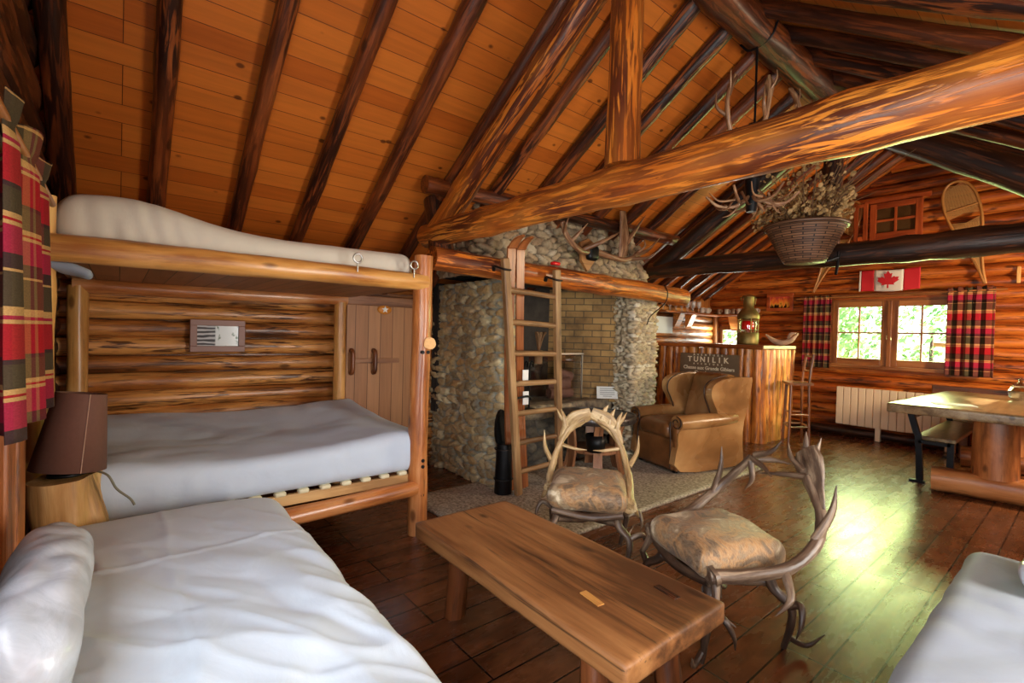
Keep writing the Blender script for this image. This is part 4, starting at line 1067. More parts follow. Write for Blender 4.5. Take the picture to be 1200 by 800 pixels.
for s in (-1, 1):
    # outer side panel with the wing
    prof = [(.36, .03), (-.30, .03), (-.33, .30), (-.31, .46), (-.12, .50), (.02, .52), (.05, .60), (.01, .70), (-.03, .80), (-.02, .90), (.06, .965), (.2, .99), (.37, .985), (.41, .96), (.39, .70), (.34, .40)]
    P = catmull([Vector((a, b, 0)) for a, b in prof+prof[:1]], 3)[:-1]
    mb = MB(); prism(mb, [(p.x, p.y) for p in P], (s*.285, 0, 0), (0, 1, 0), (0, 0, 1), (1, 0, 0), .07)
    mb.v = [(v[0]+s*(max(0, v[2]-.55)*.06 - max(0, -.1+v[1])*.1), v[1], v[2]) for v in mb.v]
    o = lp('wing', mb, M['leather'], AC); bv = o.modifiers.new('soft', 'BEVEL'); bv.width = .022; bv.segments = 3; bv.limit_method = 'ANGLE'; bv.angle_limit = R(50)
    mb = MB(); x = s*.295
    tube(mb, [(x, -.33, .525), (x, -.1, .535), (x, .12, .545), (x*.97, .25, .55)], [.075, .078, .07, .055], 20, 5); a = lp('armrest', mb, M['leather'], AC)
    mb = MB(); tube(mb, [(x+s*.07*q*math.cos(t), -.335, .525+.07*q*math.sin(t)) for t, q in [(i*PI/6*-s+PI/2, 1-.045*i) for i in range(15)]], .006, 6, 3)
    tube(mb, [(x-s*.072, -.335, .53), (x-s*.074, -.338, .45), (x-s*.06, -.34, .36), (x-s*.06, -.34, .04)], .006, 6, 4); lp('piping', mb, M['piping'], a)
    mb = MB(); rbox(mb, (x-s*.02, -.31, .28), (.075, .05, .5), .02, (6, 4, 12)); lp('arm_front', mb, M['leatherdark'], AC)
    mb = MB(); tube(mb, [(x-s*.045, .045, .56), (x-s*.05, .0, .70), (x-s*.045, -.035, .8), (x-s*.05, -.022, .9), (x-s*.05, .06, .968), (x-s*.05, .2, 1.006)], .006, 6, 5); lp('wing_piping', mb, M['piping'], AC)
for x in (-.24, .24):
    for y in (-.29, .3):
        mb = MB(); lathe(mb, [(.022, 0), (.03, .03), (.032, .085)], (x, y, 0), 14); lp('foot', mb, M['black'], AC)

# ------------------------------------------------------------------ antler chairs (face -y locally)
def antler_chair(label, loc, rz, pale, var):
    C = thing('antler_chair', label, 'chair', loc, rz)
    m1, m2 = (M['antlerpale'], M['antler']) if pale else (M['antler'], M['antlerdark'])
    mb = MB()
    def fs(p):
        top = max(0, (p.z+.06)/.12)
        return (.01*noise.noise(p*8), .01*noise.noise(p*8+Vector((5, 0, 0))), top*(.035*math.cos(p.x*5.5)*math.cos(p.y*5.5)+.01*noise.noise(p*7+Vector((var, 0, 0)))))
    rbox(mb, (0, 0, .40), (.46, .45, .14), .065, (26, 26, 10), fs); lp('seat', mb, M['hide'], C)
    for s in (-1, 1):
        mb = MB()
        if pale:
            main = [(s*.235, -.15 if s > 0 else .06, .37), (s*.25, .04 if s > 0 else .12, .43), (s*.235, .17, .51), (s*.2, .24, .62), (s*.135, .26, .73), (s*.04, .25, .79)]
            tin = [([(s*.25, .0 if s > 0 else .1, .39), (s*.28, -.1 if s > 0 else .05, .33), (s*.29, -.2 if s > 0 else 0, .34)], .018), ([(s*.25, .18, .52), (s*.3, .24, .6), (s*.31, .27, .70)], .018), ([(s*.15, .26, .74), (s*.2, .26, .8), (s*.23, .27, .85)], .018), ([(s*.22, .25, .62), (s*.1, .22, .6), (s*.02, .2, .6)], .014)]
            palm = [([(s*.195, .25, .64), (s*.15, .255, .73), (s*.10, .25, .79), (s*.0, .25, .835)], [.02, .042, .06, .04], .24, (0, 1, .15))]
            tin += [([(s*(.17-.05*q), .25, .74+.03*q), (s*(.18-.045*q), .255, .80+.03*q), (s*(.20-.045*q), .26, .85+.02*q)], .02) for q in (range(3) if s > 0 else range(1))]
        else:
            main = [(s*.23, -.2, .37), (s*.29, -.06, .39), (s*.33, .12, .43), (s*.32, .26, .53), (s*.25, .33, .65), (s*.17, .35, .74)]
            tin = [([(s*.24, -.18, .36), (s*.28, -.2, .26), (s*.34, -.16, .22)], .02), ([(s*.33, .08, .41), (s*.4, .04, .34), (s*.41, -.04, .29)], .02), ([(s*.32, .24, .52), (s*.34, .3, .64), (s*.35, .31, .76)], .02), ([(s*.17, .35, .74), (s*.05, .32, .72), (s*-.04, .28, .70)], .016), ([(s*.15, .35, .76), (s*.06, .37, .80), (s*.02, .39, .86)], .016)]
            palm = [([(s*.27, .32, .62), (s*.2, .36, .72), (s*.15, .38, .80), (s*.12, .39, .85)], [.03, .07, .092, .07], .26, (0, 1, .2))] if s > 0 else None
            if palm: tin += [([(s*.17, .37, .78), (s*.18, .39, .86), (s*.19, .4, .92)], .016), ([(s*.13, .38, .8), (s*.11, .4, .88), (s*.10, .41, .93)], .016)]
            else: tin += [([(s*.2, .34, .72), (s*.12, .42, .74), (s*.02, .46, .74)], .02), ([(s*.18, .35, .74), (s*.14, .33, .64), (s*.1, .25, .6)], .018)]
        # burr at the foot of the beam
        antler(mb, main, .03 if not pale else .025, .02 if not pale else .016, tin, palm); tube(mb, [main[0], Vector(main[0])+Vector((0, .02, .004))], .044, 12, 1, wob=.3, wfreq=30)
        lp('antler', mb, m1, C)
    for (sx, sy) in ((-1, -1), (1, -1), (-1, 1), (1, 1)):
        mb = MB(); x, y = sx*.16, sy*.15
        antler(mb, [(x, y, .35), (x*1.15, y*1.1, .26), (x*1.5, y*1.4, .2), (x*1.45, y*1.45, .1), (x*1.3, y*1.4, .0)], .026, .012,
               [([(x*1.45, y*1.35, .2), (x*1.9, y*1.3, .24), (x*2.1, y*1.1, .18), (x*2.05, y*1.0, .12)], .018), ([(x*1.35, y*1.4, .06), (x*1.6, y*1.9, .03), (x*1.9, y*2.2, .10)], .015)])
        lp('leg', mb, m2, C)
    mb = MB()
    for s in (-1, 1): tube(mb, [(s*.17, -.17, .28), (0, s*.02, .24), (-s*.17, .17, .28)], .022, 9, 5, wob=.2, wfreq=14)
    for s in (-1, 1): tube(mb, [(-.2, s*.18, .33), (0, s*.2, .31), (.2, s*.18, .33)], .022, 9, 5, wob=.2, wfreq=14)
    lp('stretcher', mb, m2, C)
    return C
antler_chair('pale antler chair with a golden hide seat between the coffee table and the hearth', (-1.95, 2.23, .012), R(40), True, 1)
antler_chair('dark antler chair with a greyish hide seat on the open floor beside the coffee table', (-1.12, 2.18, 0), R(-24), False, 2)

# ------------------------------------------------------------------ bar
BR = thing('bar_counter', 'rustic bar clad in upright half logs behind the armchair', 'bar', (-3.5, 7.0, 0))
mb = MB(); box(mb, (-3.6, 6.98, 1.27), (1.72, 1.06, .055), bev=.012); build('countertop', mb, M['shelf'], BR)
mb = MB(); x = -4.34
while x < -2.86:
    r = random.uniform(.055, .085); log(mb, (x+r*.8, 6.56, 0), (x+r*.8+random.uniform(-.01, .01), 6.56, 1.24), r, r*.95, seg=16, bend=.05, wob=.2); x += r*1.8
build('front_logs', mb, M['barlog'], BR)
mb = MB(); y = 6.56
while y < 7.42:
    r = random.uniform(.055, .085); log(mb, (-2.82, y+r*.7, 0), (-2.82, y+r*.7, 1.24), r, r*.95, seg=16, bend=.06, wob=.28); y += r*1.75
build('end_logs', mb, M['barlog'], BR)
mb = MB(); box(mb, (-3.6, 7.0, .62), (1.46, .84, 1.2)); build('core', mb, M['darklog'], BR)

SG = thing('wooden_sign', 'brown hunting sign with cream lettering propped against the bar front', 'sign', (-3.45, 6.4, .6))
mb = MB(); box(mb, (-3.45, 6.4, .875), (.87, .03, .56), bev=.004); build('board', mb, M['signboard'], SG)
mb = MB(); box(mb, (-3.008, 6.4, .875), (.016, .036, .56)); build('pale_edge', mb, M['stave'], SG)
def text(s, size, c, parent, mat, name, spacing=1.0, ext=.002):
    cu = bpy.data.curves.new(name, 'FONT'); cu.body = s; cu.size = size; cu.align_x = 'CENTER'; cu.align_y = 'CENTER'; cu.extrude = ext; cu.space_character = spacing; cu.offset = size*.022
    ob = bpy.data.objects.new(name+'_tmp', cu); COL.objects.link(ob)
    me = bpy.data.meshes.new_from_object(ob); bpy.data.objects.remove(ob); bpy.data.curves.remove(cu)
    mb = MB(); vs = [(c[0]+v.co.x, c[1]-v.co.z, c[2]+v.co.y) for v in me.vertices]
    mb.add(vs, [tuple(p.vertices) for p in me.polygons], [(0, 0, 0)]*len(vs), False); bpy.data.meshes.remove(me)
    return build(name, mb, mat, parent)
text('AVENTURE', .034, (-3.46, 6.383, 1.136), SG, M['signtext'], 'lettering', 3.2)
for ch, dx in zip('TUNILIK', (-.27, -.175, -.075, .012, .092, .172, .265)): text(ch, .105, (-3.46+dx, 6.383, 1.07), SG, M['signtext'], 'letter', 1, .003)
text('AVENTURE', .034, (-3.46, 6.383, 1.009), SG, M['signtext'], 'lettering', 3.2)
text('Chasse aux Grands Gibiers', .068, (-3.45, 6.383, .952), SG, M['signtext'], 'lettering', 1.0, .003)
text('Canada', .068, (-3.55, 6.383, .885), SG, M['signtext'], 'lettering', 1.0, .003)

# ship lantern
LN = thing('ship_lantern', 'brass ship lantern with a red lens standing on the bar', 'lantern', (-3.13, 6.85, 1.3))
c = (-3.13, 6.85, 1.3)
mb = MB(); lathe(mb, [(.001, 0), (.135, 0), (.14, .02), (.14, .16), (.13, .17), (.001, .17)], c, 32); build('base', mb, M['brass'], LN)
mb = MB(); lathe(mb, [(.14, .36), (.145, .38), (.14, .42), (.09, .50), (.07, .515), (.07, .66), (.075, .665), (.06, .68), (.001, .685)], c, 32); build('hood', mb, M['brass'], LN)
mb = MB()
for k in range(6):
    a = k*PI/3+.2; tube(mb, [(c[0]+.128*math.cos(a), c[1]+.128*math.sin(a), c[2]+.16), (c[0]+.128*math.cos(a), c[1]+.128*math.sin(a), c[2]+.38)], .008, 8, 1)
build('cage_bars', mb, M['brass'], LN); mb = MB()
tube(mb, [(c[0]-.1, c[1], c[2]+.62), (c[0]-.11, c[1], c[2]+.66), (c[0]-.02, c[1], c[2]+.70), (c[0]+.09, c[1], c[2]+.66), (c[0]+.085, c[1], c[2]+.56)], .006, 8, 4); build('handle', mb, M['brass'], LN); mb = MB()
for z in (.2, .33): lathe(mb, [(.13, z), (.136, z), (.136, z+.008), (.13, z+.008)], c, 28)
build('cage_ring', mb, M['brass'], LN)
mb = MB(); lathe(mb, [(.112, .17), (.12, .22), (.12, .31), (.112, .36)], c, 28); build('glass_lens', mb, M['pane'], LN)
mb = MB(); lathe(mb, [(.001, .19), (.07, .2), (.09, .26), (.07, .33), (.001, .34)], (c[0]-.01, c[1], c[2]), 18); build('red_lens', mb, M['redglow'], LN)
mb = MB()
tube(mb, [(-2.99, 7.1, 1.45), (-2.9, 7.12, 1.37), (-2.8, 7.13, 1.335), (-2.68, 7.13, 1.37), (-2.58, 7.12, 1.47)], [.012, .05, .06, .05, .012], 12, 5, flat=.7, wob=.3, wfreq=9)
tube(mb, [(-2.7, 7.13, 1.4), (-2.66, 7.1, 1.46), (-2.6, 7.1, 1.47)], [.02, .025, .01], 8, 4)
one('driftwood_dish', 'curved driftwood bird-like dish on the bar end beside the lantern', 'ornament', mb, M['driftwood'])

# stool
ST = thing('bar_stool', 'tall slim wooden bar stool with ladder back at the bar end', 'stool', (-2.49, 6.88, 0))
ft_ = [(-2.47, 6.62), (-2.31, 6.86), (-2.5, 7.14), (-2.67, 6.96)]; tp = [(-2.48, 6.68), (-2.34, 6.87), (-2.5, 7.09), (-2.64, 6.95)]
for k, ((a, b), (c_, d)) in enumerate(zip(ft_, tp)):
    back = k in (1, 2); z1 = 1.2 if back else .8
    bx, by = (c_+.03, d+.04) if back else (c_, d)
    mb = MB(); tube(mb, [(a, b, 0), (c_, d, .8)]+([(bx, by, 1.2)] if back else []), .018, 8, 2); build('leg', mb, M['stool'], ST)
for z, ks in ((.26, (0, 1, 2, 3)), (.42, (0, 2))):
    for k in ks:
        t = z/.8; P = lambda q: Vector((ft_[q][0]+(tp[q][0]-ft_[q][0])*t, ft_[q][1]+(tp[q][1]-ft_[q][1])*t, z))
        mb = MB(); tube(mb, [P(k), P((k+1) % 4)], .013, 8, 1); build('stretcher', mb, M['stool'], ST)
mb = MB(); prism(mb, [(-2.47, 6.6), (-2.28, 6.86), (-2.5, 7.17), (-2.7, 6.95)], (0, 0, .815), (1, 0, 0), (0, 1, 0), (0, 0, 1), .03); build('seat', mb, M['stool'], ST)
for z in (.98, 1.17):
    t = (z-.8)/.4; mb = MB(); tube(mb, [(tp[1][0]+.03*t, tp[1][1]+.04*t, z), (tp[2][0]+.03*t, tp[2][1]+.04*t, z)], .014, 8, 1); build('back_rung', mb, M['stool'], ST)

# shelf with glasses and mugs
SH = thing('wall_shelf', 'rough plank shelf with glasses and mugs in the corner behind the bar', 'shelf', (-4.3, 7.6, 1.77))
mb = MB(); box(mb, (-4.25, 7.25, 1.775), (.2, 1.7, .03), bev=.005, axis='y'); box(mb, (-3.95, YF-.14, 1.785), (.8, .2, .03), bev=.005); build('board', mb, M['shelf'], SH)
for (p, d) in (((-4.33, 6.95, 1.76), (.13, 0)), ((-4.33, 7.3, 1.76), (.13, 0)), ((-3.98, YF-.05, 1.76), (0, -.15))):
    mb = MB(); w = Vector((-d[1], d[0], 0)).normalized()
    prism(mb, [(0, 0), (1, 0), (.25, -.2), (0, -.24)], p, (d[0], d[1], 0), (0, 0, 1), w, .14); build('bracket', mb, M['barlog'], SH)
CARD = ORD
g0 = None
for k in range(12):
    mb = MB(); y = 6.52+k*.083; x = -4.25+(.04 if k % 2 else -.03)
    lathe(mb, [(.03, 0), (.028, .004), (.004, .01), (.004, .07), (.02, .085), (.032, .12), (.034, .16), (.03, .185), (.028, .185), (.03, .155), (.018, .09), (.001, .08)], (x, y, 1.79), 16)
    one('wine_glass', 'clear stemmed glass on the shelf behind the bar, %s from the chimney' % ORD[k], 'glass', mb, M['clear'], 'stemmed glasses on the shelf')
mugs = [(-4.25, 7.62), (-4.24, 7.78), (-4.2, 8.08), (-4.09, 8.14), (-3.98, 8.15), (-3.88, 8.15), (-3.78, 8.15), (-3.68, 8.15), (-3.6, 8.15)]
for k, (x, y) in enumerate(mugs):
    MG = thing('mug', '%s stoneware mug on the corner shelf behind the bar, %s from the glasses' % ('brown' if k in (2, 4) else 'pale', ORD[k]), 'mug', (x, y, 1.802), 0, 'mugs on the shelf')
    mb = MB(); lathe(mb, [(.001, .005), (.036, 0), (.04, .01), (.04, .09), (.036, .09), (.034, .012), (.001, .012)], (x, y, 1.802), 18); build('cup', mb, M['mugbrown'] if k in (2, 4) else M['mug'], MG)
    mb = MB(); tube(mb, [(x+.038, y-.01, 1.802+.075), (x+.065, y-.02, 1.802+.07), (x+.065, y-.02, 1.802+.03), (x+.038, y-.01, 1.802+.02)], .006, 6, 4); build('handle', mb, M['mugbrown'] if k in (2, 4) else M['mug'], MG)
mb = MB(); box(mb, (-4.345, 6.62, 1.57), (.03, .5, .26), bev=.004); one('pale_panel', 'plain pale blue-white panel on the wall beside the chimney, under the glasses', 'panel', mb, M['panel'])

SP = thing('framed_picture', 'small orange sunset picture in a red wood frame above the bar lantern', 'picture', (-3.27, YF-.06, 1.98))
cx, cz, w, h_ = -3.27, 1.985, .4, .28
mb = MB()
for (a, b, c_, d) in ((-w/2, w/2, h_/2-.05, h_/2), (-w/2, w/2, -h_/2, -h_/2+.05), (-w/2, -w/2+.05, -h_/2+.05, h_/2-.05), (w/2-.05, w/2, -h_/2+.05, h_/2-.05)): box(mb, (cx+(a+b)/2, YF-.06, cz+(c_+d)/2), (b-a, .03, d-c_), bev=.004)
build('frame', mb, M['redwood'], SP)
mb = MB(); box(mb, (cx, YF-.055, cz), (w-.08, .012, h_-.08)); mb.g = [(v[0]-cx, v[2]-cz+.03, 0) for v in mb.v]; build('picture', mb, M['sunset'], SP)

# ------------------------------------------------------------------ flag
FG = thing('flag', 'red and white maple leaf flag pinned over the far window', 'flag', (-1.86, YF-.09, 2.25))
fx0, fx1, fz0, fz1 = -2.2, -1.52, 2.1, 2.39
def cloth_strip(u0, u1, mat, name):
    nx, nz_ = 10, 10; vs = []; fs = []
    for i in range(nx+1):
        for j in range(nz_+1):
            u = u0+(u1-u0)*i/nx; t = j/nz_; x = fx0+(fx1-fx0)*u
            y = YF-.085+.012*math.sin(u*7+t*2); z = fz0+(fz1-fz0)*t+.01*math.sin(u*PI)*-1+.006*math.sin(u*8)
            vs.append((x, y, z))
    for i in range(nx):
        for j in range(nz_): a = i*(nz_+1)+j; fs.append((a, a+nz_+1, a+nz_+2, a+1))
    mb = MB(); mb.add(vs, fs, [(0, 0, 0)]*len(vs)); o = build(name, mb, mat, FG); o.modifiers.new('thick', 'SOLIDIFY').thickness = .002; return o
cloth_strip(0, .03, M['flagwhite'], 'hem'); cloth_strip(.03, .26, M['red'], 'red_band'); cloth_strip(.26, .74, M['flagwhite'], 'white_band'); cloth_strip(.74, 1, M['red'], 'red_band')
half = [(0, .5), (.09, .32), (.18, .36), (.13, .08), (.26, .2), (.29, .13), (.44, .15), (.40, .02), (.46, -.03), (.24, -.21), (.27, -.29), (.03, -.26), (.035, -.46)]
poly = half+[(-a, b) for a, b in half[::-1][:-1]]
mb = MB(); prism(mb, [(a*.27, b*.25) for a, b in poly], (-1.86, YF-.1, 2.243), (1, 0, 0), (0, 0, 1), (0, 1, 0), .004)
mb.v = [(v[0], v[1]-.004+.012*math.sin((v[0]-fx0)/(fx1-fx0)*7+1), v[2]) for v in mb.v]; build('maple_leaf', mb, M['red'], FG)

# ------------------------------------------------------------------ snowshoes
def snowshoe(label, top, tail, wid):
    S = thing('snowshoe', label, 'snowshoe', tail); a, b = Vector(top), Vector(tail); L = (a-b).length; v = (a-b)/L; u = Vector((v.z, 0, -v.x))
    prof = [(0, 0), (.02, .02), (.06, .14), (.17, .3), (.33, .46), (.45, .6), (.5, .74), (.47, .86), (.36, .94), (.2, .985), (0, 1)]
    pts = [b+u*wid*x+v*L*t for x, t in prof]; ptl = [b-u*wid*x+v*L*t for x, t in prof]
    mb = MB(); tube(mb, pts+ptl[::-1][1:], .016, 10, 3); build('frame', mb, M['snowframe'], S)
    def halfw(t):
        for (x0, t0), (x1, t1) in zip(prof, prof[1:]):
            if t0 <= t <= t1: return x0+(x1-x0)*(t-t0)/max(1e-6, t1-t0)
        return 0
    for t in (.5, .74):
        mb = MB(); w = halfw(t); tube(mb, [b+v*L*t-u*wid*w, b+v*L*t+u*wid*w], .013, 8, 1); build('crossbar', mb, M['snowframe'], S)
    mb = MB(); n = 90
    for k in range(n):      # slanted rawhide lacing both ways
        for sg in (-1, 1):
            t0 = .08+.9*k/n; t1 = t0+.06
            if t1 > .985 or (.56 < t0 < .66): continue
            w0, w1 = halfw(t0), halfw(t1)
            tube(mb, [b+v*L*t0-u*wid*w0*sg, b+v*L*t1+u*wid*w1*sg], .0045, 5, 1, caps=False)
    build('lacing', mb, M['rawhide'], S); return S
snowshoe('long wooden snowshoe on the far logs above the wide tartan curtain', (-1.22, YF-.09, 3.44), (-.90, YF-.09, 2.13), .33)
snowshoe('wooden snowshoe half hidden behind the dried flower basket', (-2.28, YF-.09, 3.4), (-2.78, YF-.09, 2.12), .33)
mb = MB(); box(mb, (-.62, YF-.05, 2.22), (.035, .03, .2), bev=.006, axis='z'); one('wall_peg', 'small pale peg board on the far logs right of the wide curtain', 'peg', mb, M['pale'])

# ------------------------------------------------------------------ radiator
RD = thing('radiator', 'cream ribbed panel radiator under the far window', 'radiator', (-1.7, YF-.15, .12))
for k in range(16):
    mb = MB(); x = -2.36+k*.089; box(mb, (x, YF-.15, .455), (.084, .08, .54), bev=.008, segs=2); build('panel', mb, M['radiator'], RD)
mb = MB(); box(mb, (-1.7, YF-.13, .43), (1.4, .04, .4)); box(mb, (-1.9, YF-.15, .1), (.06, .06, .19), bev=.005); box(mb, (-1.15, YF-.15, .1), (.1, .06, .19), bev=.005); build('bracket', mb, M['radiator'], RD)

# ------------------------------------------------------------------ dining table and benches
DT = thing('dining_table', 'heavy log-legged dining table with a thick worn plank top', 'dining table', (-.6, 6.6, 0))
mb = MB(); tx0, tx1, ty0, ty1 = -1.23, .0, 5.68, 7.95
def ftt(p):
    return (.02*noise.noise(Vector((0, p.y*2, 1)))*(1 if p.x < 0 else -1)+.055*(p.y/1.13)*(1 if p.x < 0 else 0)*.9, .02*noise.noise(Vector((p.x*3, 3, 0))), .004*noise.noise(p*3))
rbox(mb, (-.6, 6.81, .755), (1.24, 2.26, .09), .014, (30, 60, 6), ftt, axis='y'); build('tabletop', mb, M['tabletop'], DT)
for y in (6.0, 7.5):
    mb = MB(); log(mb, (-.55, y, .2), (-.55, y, .715), .155, .15, seg=24, bend=.01, wob=.06); build('pedestal', mb, M['tablelog'], DT)
    mb = MB(); tube(mb, [(-.96, y-.08, .12), (-.5, y-.02, .125), (.05, y+.02, .12)], [.12, .125, .125], 20, 6, wob=.12, wfreq=3)
    mb.v = [(v[0], v[1], max(.005, min(.215, v[2]))) for v in mb.v]; build('base_log', mb, M['tablelog'], DT)
mb = MB(); box(mb, (-.85, 6.1, .8035), (.3, .2, .003), Matrix.Rotation(R(20), 3, 'Z')); one('paper_sheet', 'white paper sheet lying on the dining table', 'paper', mb, M['white'])
JR = thing('crystal_jar', 'faceted clear glass jar on the dining table', 'jar', (-.5, 7.25, .802))
mb = MB(); lathe(mb, [(.001, .0), (.06, 0), (.085, .03), (.09, .1), (.07, .14), (.075, .155), (.068, .155), (.062, .135), (.08, .09), (.075, .03), (.001, .012)], (-.5, 7.25, .802), 8); mb.sm = [False]*len(mb.sm); build('bowl', mb, M['crystal'], JR)
mb = MB(); lathe(mb, [(.07, .155), (.04, .18), (.015, .19), (.02, .215), (.001, .225)], (-.5, 7.25, .802), 8); build('lid', mb, M['crystal'], JR)

B1 = thing('dining_bench', 'bench with black metal frame and wooden seat along the side of the dining table', 'bench', (-1.03, 6.9, 0))
mb = MB(); box(mb, (-.98, 6.95, .44), (.3, 1.6, .035), bev=.006, axis='y'); build('seat', mb, M['tabletop'], B1)
for y in (6.13, 7.75):
    mb = MB()
    flatstrip(mb, [(-1.16, y, .012), (-1.04, y, .012)], (0, 1, 0), .055, .024, 1)
    flatstrip(mb, [(-1.08, y, .01), (-1.1, y, .42), (-1.12, y, .50), (-1.17, y, .69)], (0, 1, 0), .05, .05, 3)
    flatstrip(mb, [(-.86, y, .0), (-.86, y, .42)], (0, 1, 0), .05, .05, 1); flatstrip(mb, [(-1.1, y, .405), (-.86, y, .405)], (0, 1, 0), .05, .03, 1)
    build('leg_frame', mb, M['black'], B1)
mb = MB(); box(mb, (-1.155, 6.95, .655), (.025, 1.66, .07), bev=.005, axis='y'); build('backrest', mb, M['tabletop'], B1)
B2 = thing('dining_bench', 'wooden backed bench behind the far end of the dining table', 'bench', (-.4, 8.05, 0))
mb = MB(); box(mb, (-.35, 7.98, .44), (1.6, .26, .04), bev=.006); build('seat', mb, M['tabletop'], B2)
mb = MB(); box(mb, (-.42, 8.14, .78), (1.85, .03, .13), bev=.006); build('backrest', mb, M['benchleg'], B2)
for x in (-1.0, .3):
    mb = MB(); box(mb, (x, 7.9, .21), (.07, .07, .42), bev=.006, axis='z'); box(mb, (x, 8.1, .4), (.06, .05, .8), bev=.006, axis='z'); build('leg', mb, M['benchleg'], B2)

# ------------------------------------------------------------------ hanging basket with dried flowers
HB = thing('hanging_basket', 'conical brown wicker basket hung on the dark tie beam', 'basket', (-1.64, 4.6, 2.04))
bc = (-1.64, 4.6, 2.04)
mb = MB(); lathe(mb, [(.001, 0), (.155, 0), (.17, .02), (.235, .15), (.305, .295), (.315, .31), (.295, .31), (.225, .15), (.15, .03), (.001, .02)], bc, 40)
build('body', mb, M['wicker'], HB)
mb = MB(); tube(mb, [(bc[0]+.31*math.cos(t), bc[1]+.31*math.sin(t), bc[2]+.31) for t in [i*PI/16 for i in range(33)]], .018, 8, 1, wob=.3, wfreq=30); build('rim', mb, M['wicker'], HB)
mb = MB(); tube(mb, [(bc[0]+.17, bc[1]+.02, bc[2]+.0), (bc[0]+.24, bc[1]+.06, bc[2]+.03)], .012, 8, 1); tube(mb, [(bc[0]+.2, 4.8, bc[2]+.1), (bc[0]+.2, 4.78, bc[2]-.02), (bc[0]+.2, 4.74, bc[2]-.1)], .012, 8, 2); build('hook', mb, M['iron'], HB)
mb = MB(); st = MB(); rng = random.Random(4)
for k in range(820):
    a = rng.uniform(0, 2*PI); rr = .40*math.sqrt(rng.random()); z = .33+rng.random()*(.34 if rng.random() < .75 else .58)*(1.15-rr*1.0)
    c_ = Vector((bc[0]+rr*math.cos(a)-.04, bc[1]+rr*math.sin(a), bc[2]+z)); q = rng.uniform(.014, .027)
    n = Vector((rng.uniform(-1, 1), rng.uniform(-1.2, .3), rng.uniform(-.5, 1))).normalized(); u = n.orthogonal().normalized(); w = n.cross(u)
    vs = [c_+u*q*math.cos(t*PI/4)+w*q*.85*math.sin(t*PI/4)+n*(.006 if t % 2 else 0) for t in range(8)]+[c_+n*.012]
    mb.add([(v[0], bc[1]+(v[1]-bc[1])*.62-.02, v[2]) for v in vs], [(t, (t+1) % 8, 8) for t in range(8)], [(rng.random(), 0, 0)]*9)
    if k % 6 == 0:
        base = Vector((bc[0]+.5*rr*math.cos(a)*.6, bc[1]+.5*rr*math.sin(a)*.6, bc[2]+.2)); tube(st, [base, base.lerp(c_, .6)+Vector((0, 0, .05)), c_], .003, 5, 3)
for k in range(46):
    a = rng.uniform(-.7, PI*.9); L = rng.uniform(.4, .8); e = rng.uniform(.45, 1.2)
    base = Vector((bc[0]+.1*math.cos(a), bc[1]+.1*math.sin(a), bc[2]+.3)); tip = base+Vector((math.cos(a)*math.cos(e), math.sin(a)*math.cos(e)*.6-.1, math.sin(e)))*L
    tube(st, [base, base.lerp(tip, .5)+Vector((0, 0, .04)), tip], [.004, .003, .0015], 5, 3)
DF = build('dried_flowers', mb, M['dried']); tag(DF, 'bunch of dried papery seed heads and twigs filling the wicker basket', 'dried flowers'); DF['kind'] = 'stuff'
build('twigs', st, M['twig'], DF)

# ------------------------------------------------------------------ antler chandelier
AH = thing('antler_chandelier', 'antler chandelier hanging on a dark cable from the ridge log', 'chandelier', (-1.54, 3.36, 2.3))
hc = Vector((-1.54, 3.36, 2.36))
mb = MB(); tube(mb, [hc+Vector((0, 0, -.05)), hc+Vector((.005, 0, .5)), hc+Vector((0, .01, 1.13))], .008, 8, 3); tube(mb, [(XC-.12, 3.38, 3.44), (XC-.05, 3.38, 3.37), (XC+.08, 3.38, 3.40), (XC+.13, 3.38, 3.5)], .008, 8, 4); build('cable', mb, M['black'], AH)
mb = MB(); tube(mb, [hc+Vector((0, 0, -.12)), hc+Vector((0, 0, .1))], [.03, .05], 10, 2, wob=.3); tube(mb, [hc+Vector((0, 0, .34)), hc+Vector((0, 0, .48))], [.03, .04], 9, 2, wob=.4, wfreq=20); build('hub', mb, M['black'], AH)
for k in range(6):
    a = k*PI/3+.3; d = Vector((math.cos(a), math.sin(a), 0)); s = Vector((-d.y, d.x, 0)); mb = MB()
    antler(mb, [hc, hc+d*.1+Vector((0, 0, -.07)), hc+d*.2+s*.05+Vector((0, 0, -.07)), hc+d*.28+s*.08+Vector((0, 0, .0))], .014, .008,
           [([hc+d*.16+Vector((0, 0, -.06)), hc+d*.22-s*.08+Vector((0, 0, -.06)), hc+d*.28-s*.12+Vector((0, 0, .0))], .009), ([hc+d*.1, hc+d*.14+s*.08+Vector((0, 0, -.1)), hc+d*.17+s*.13+Vector((0, 0, -.12))], .009)])
    build('antler', mb, M['antlerwall'], AH)
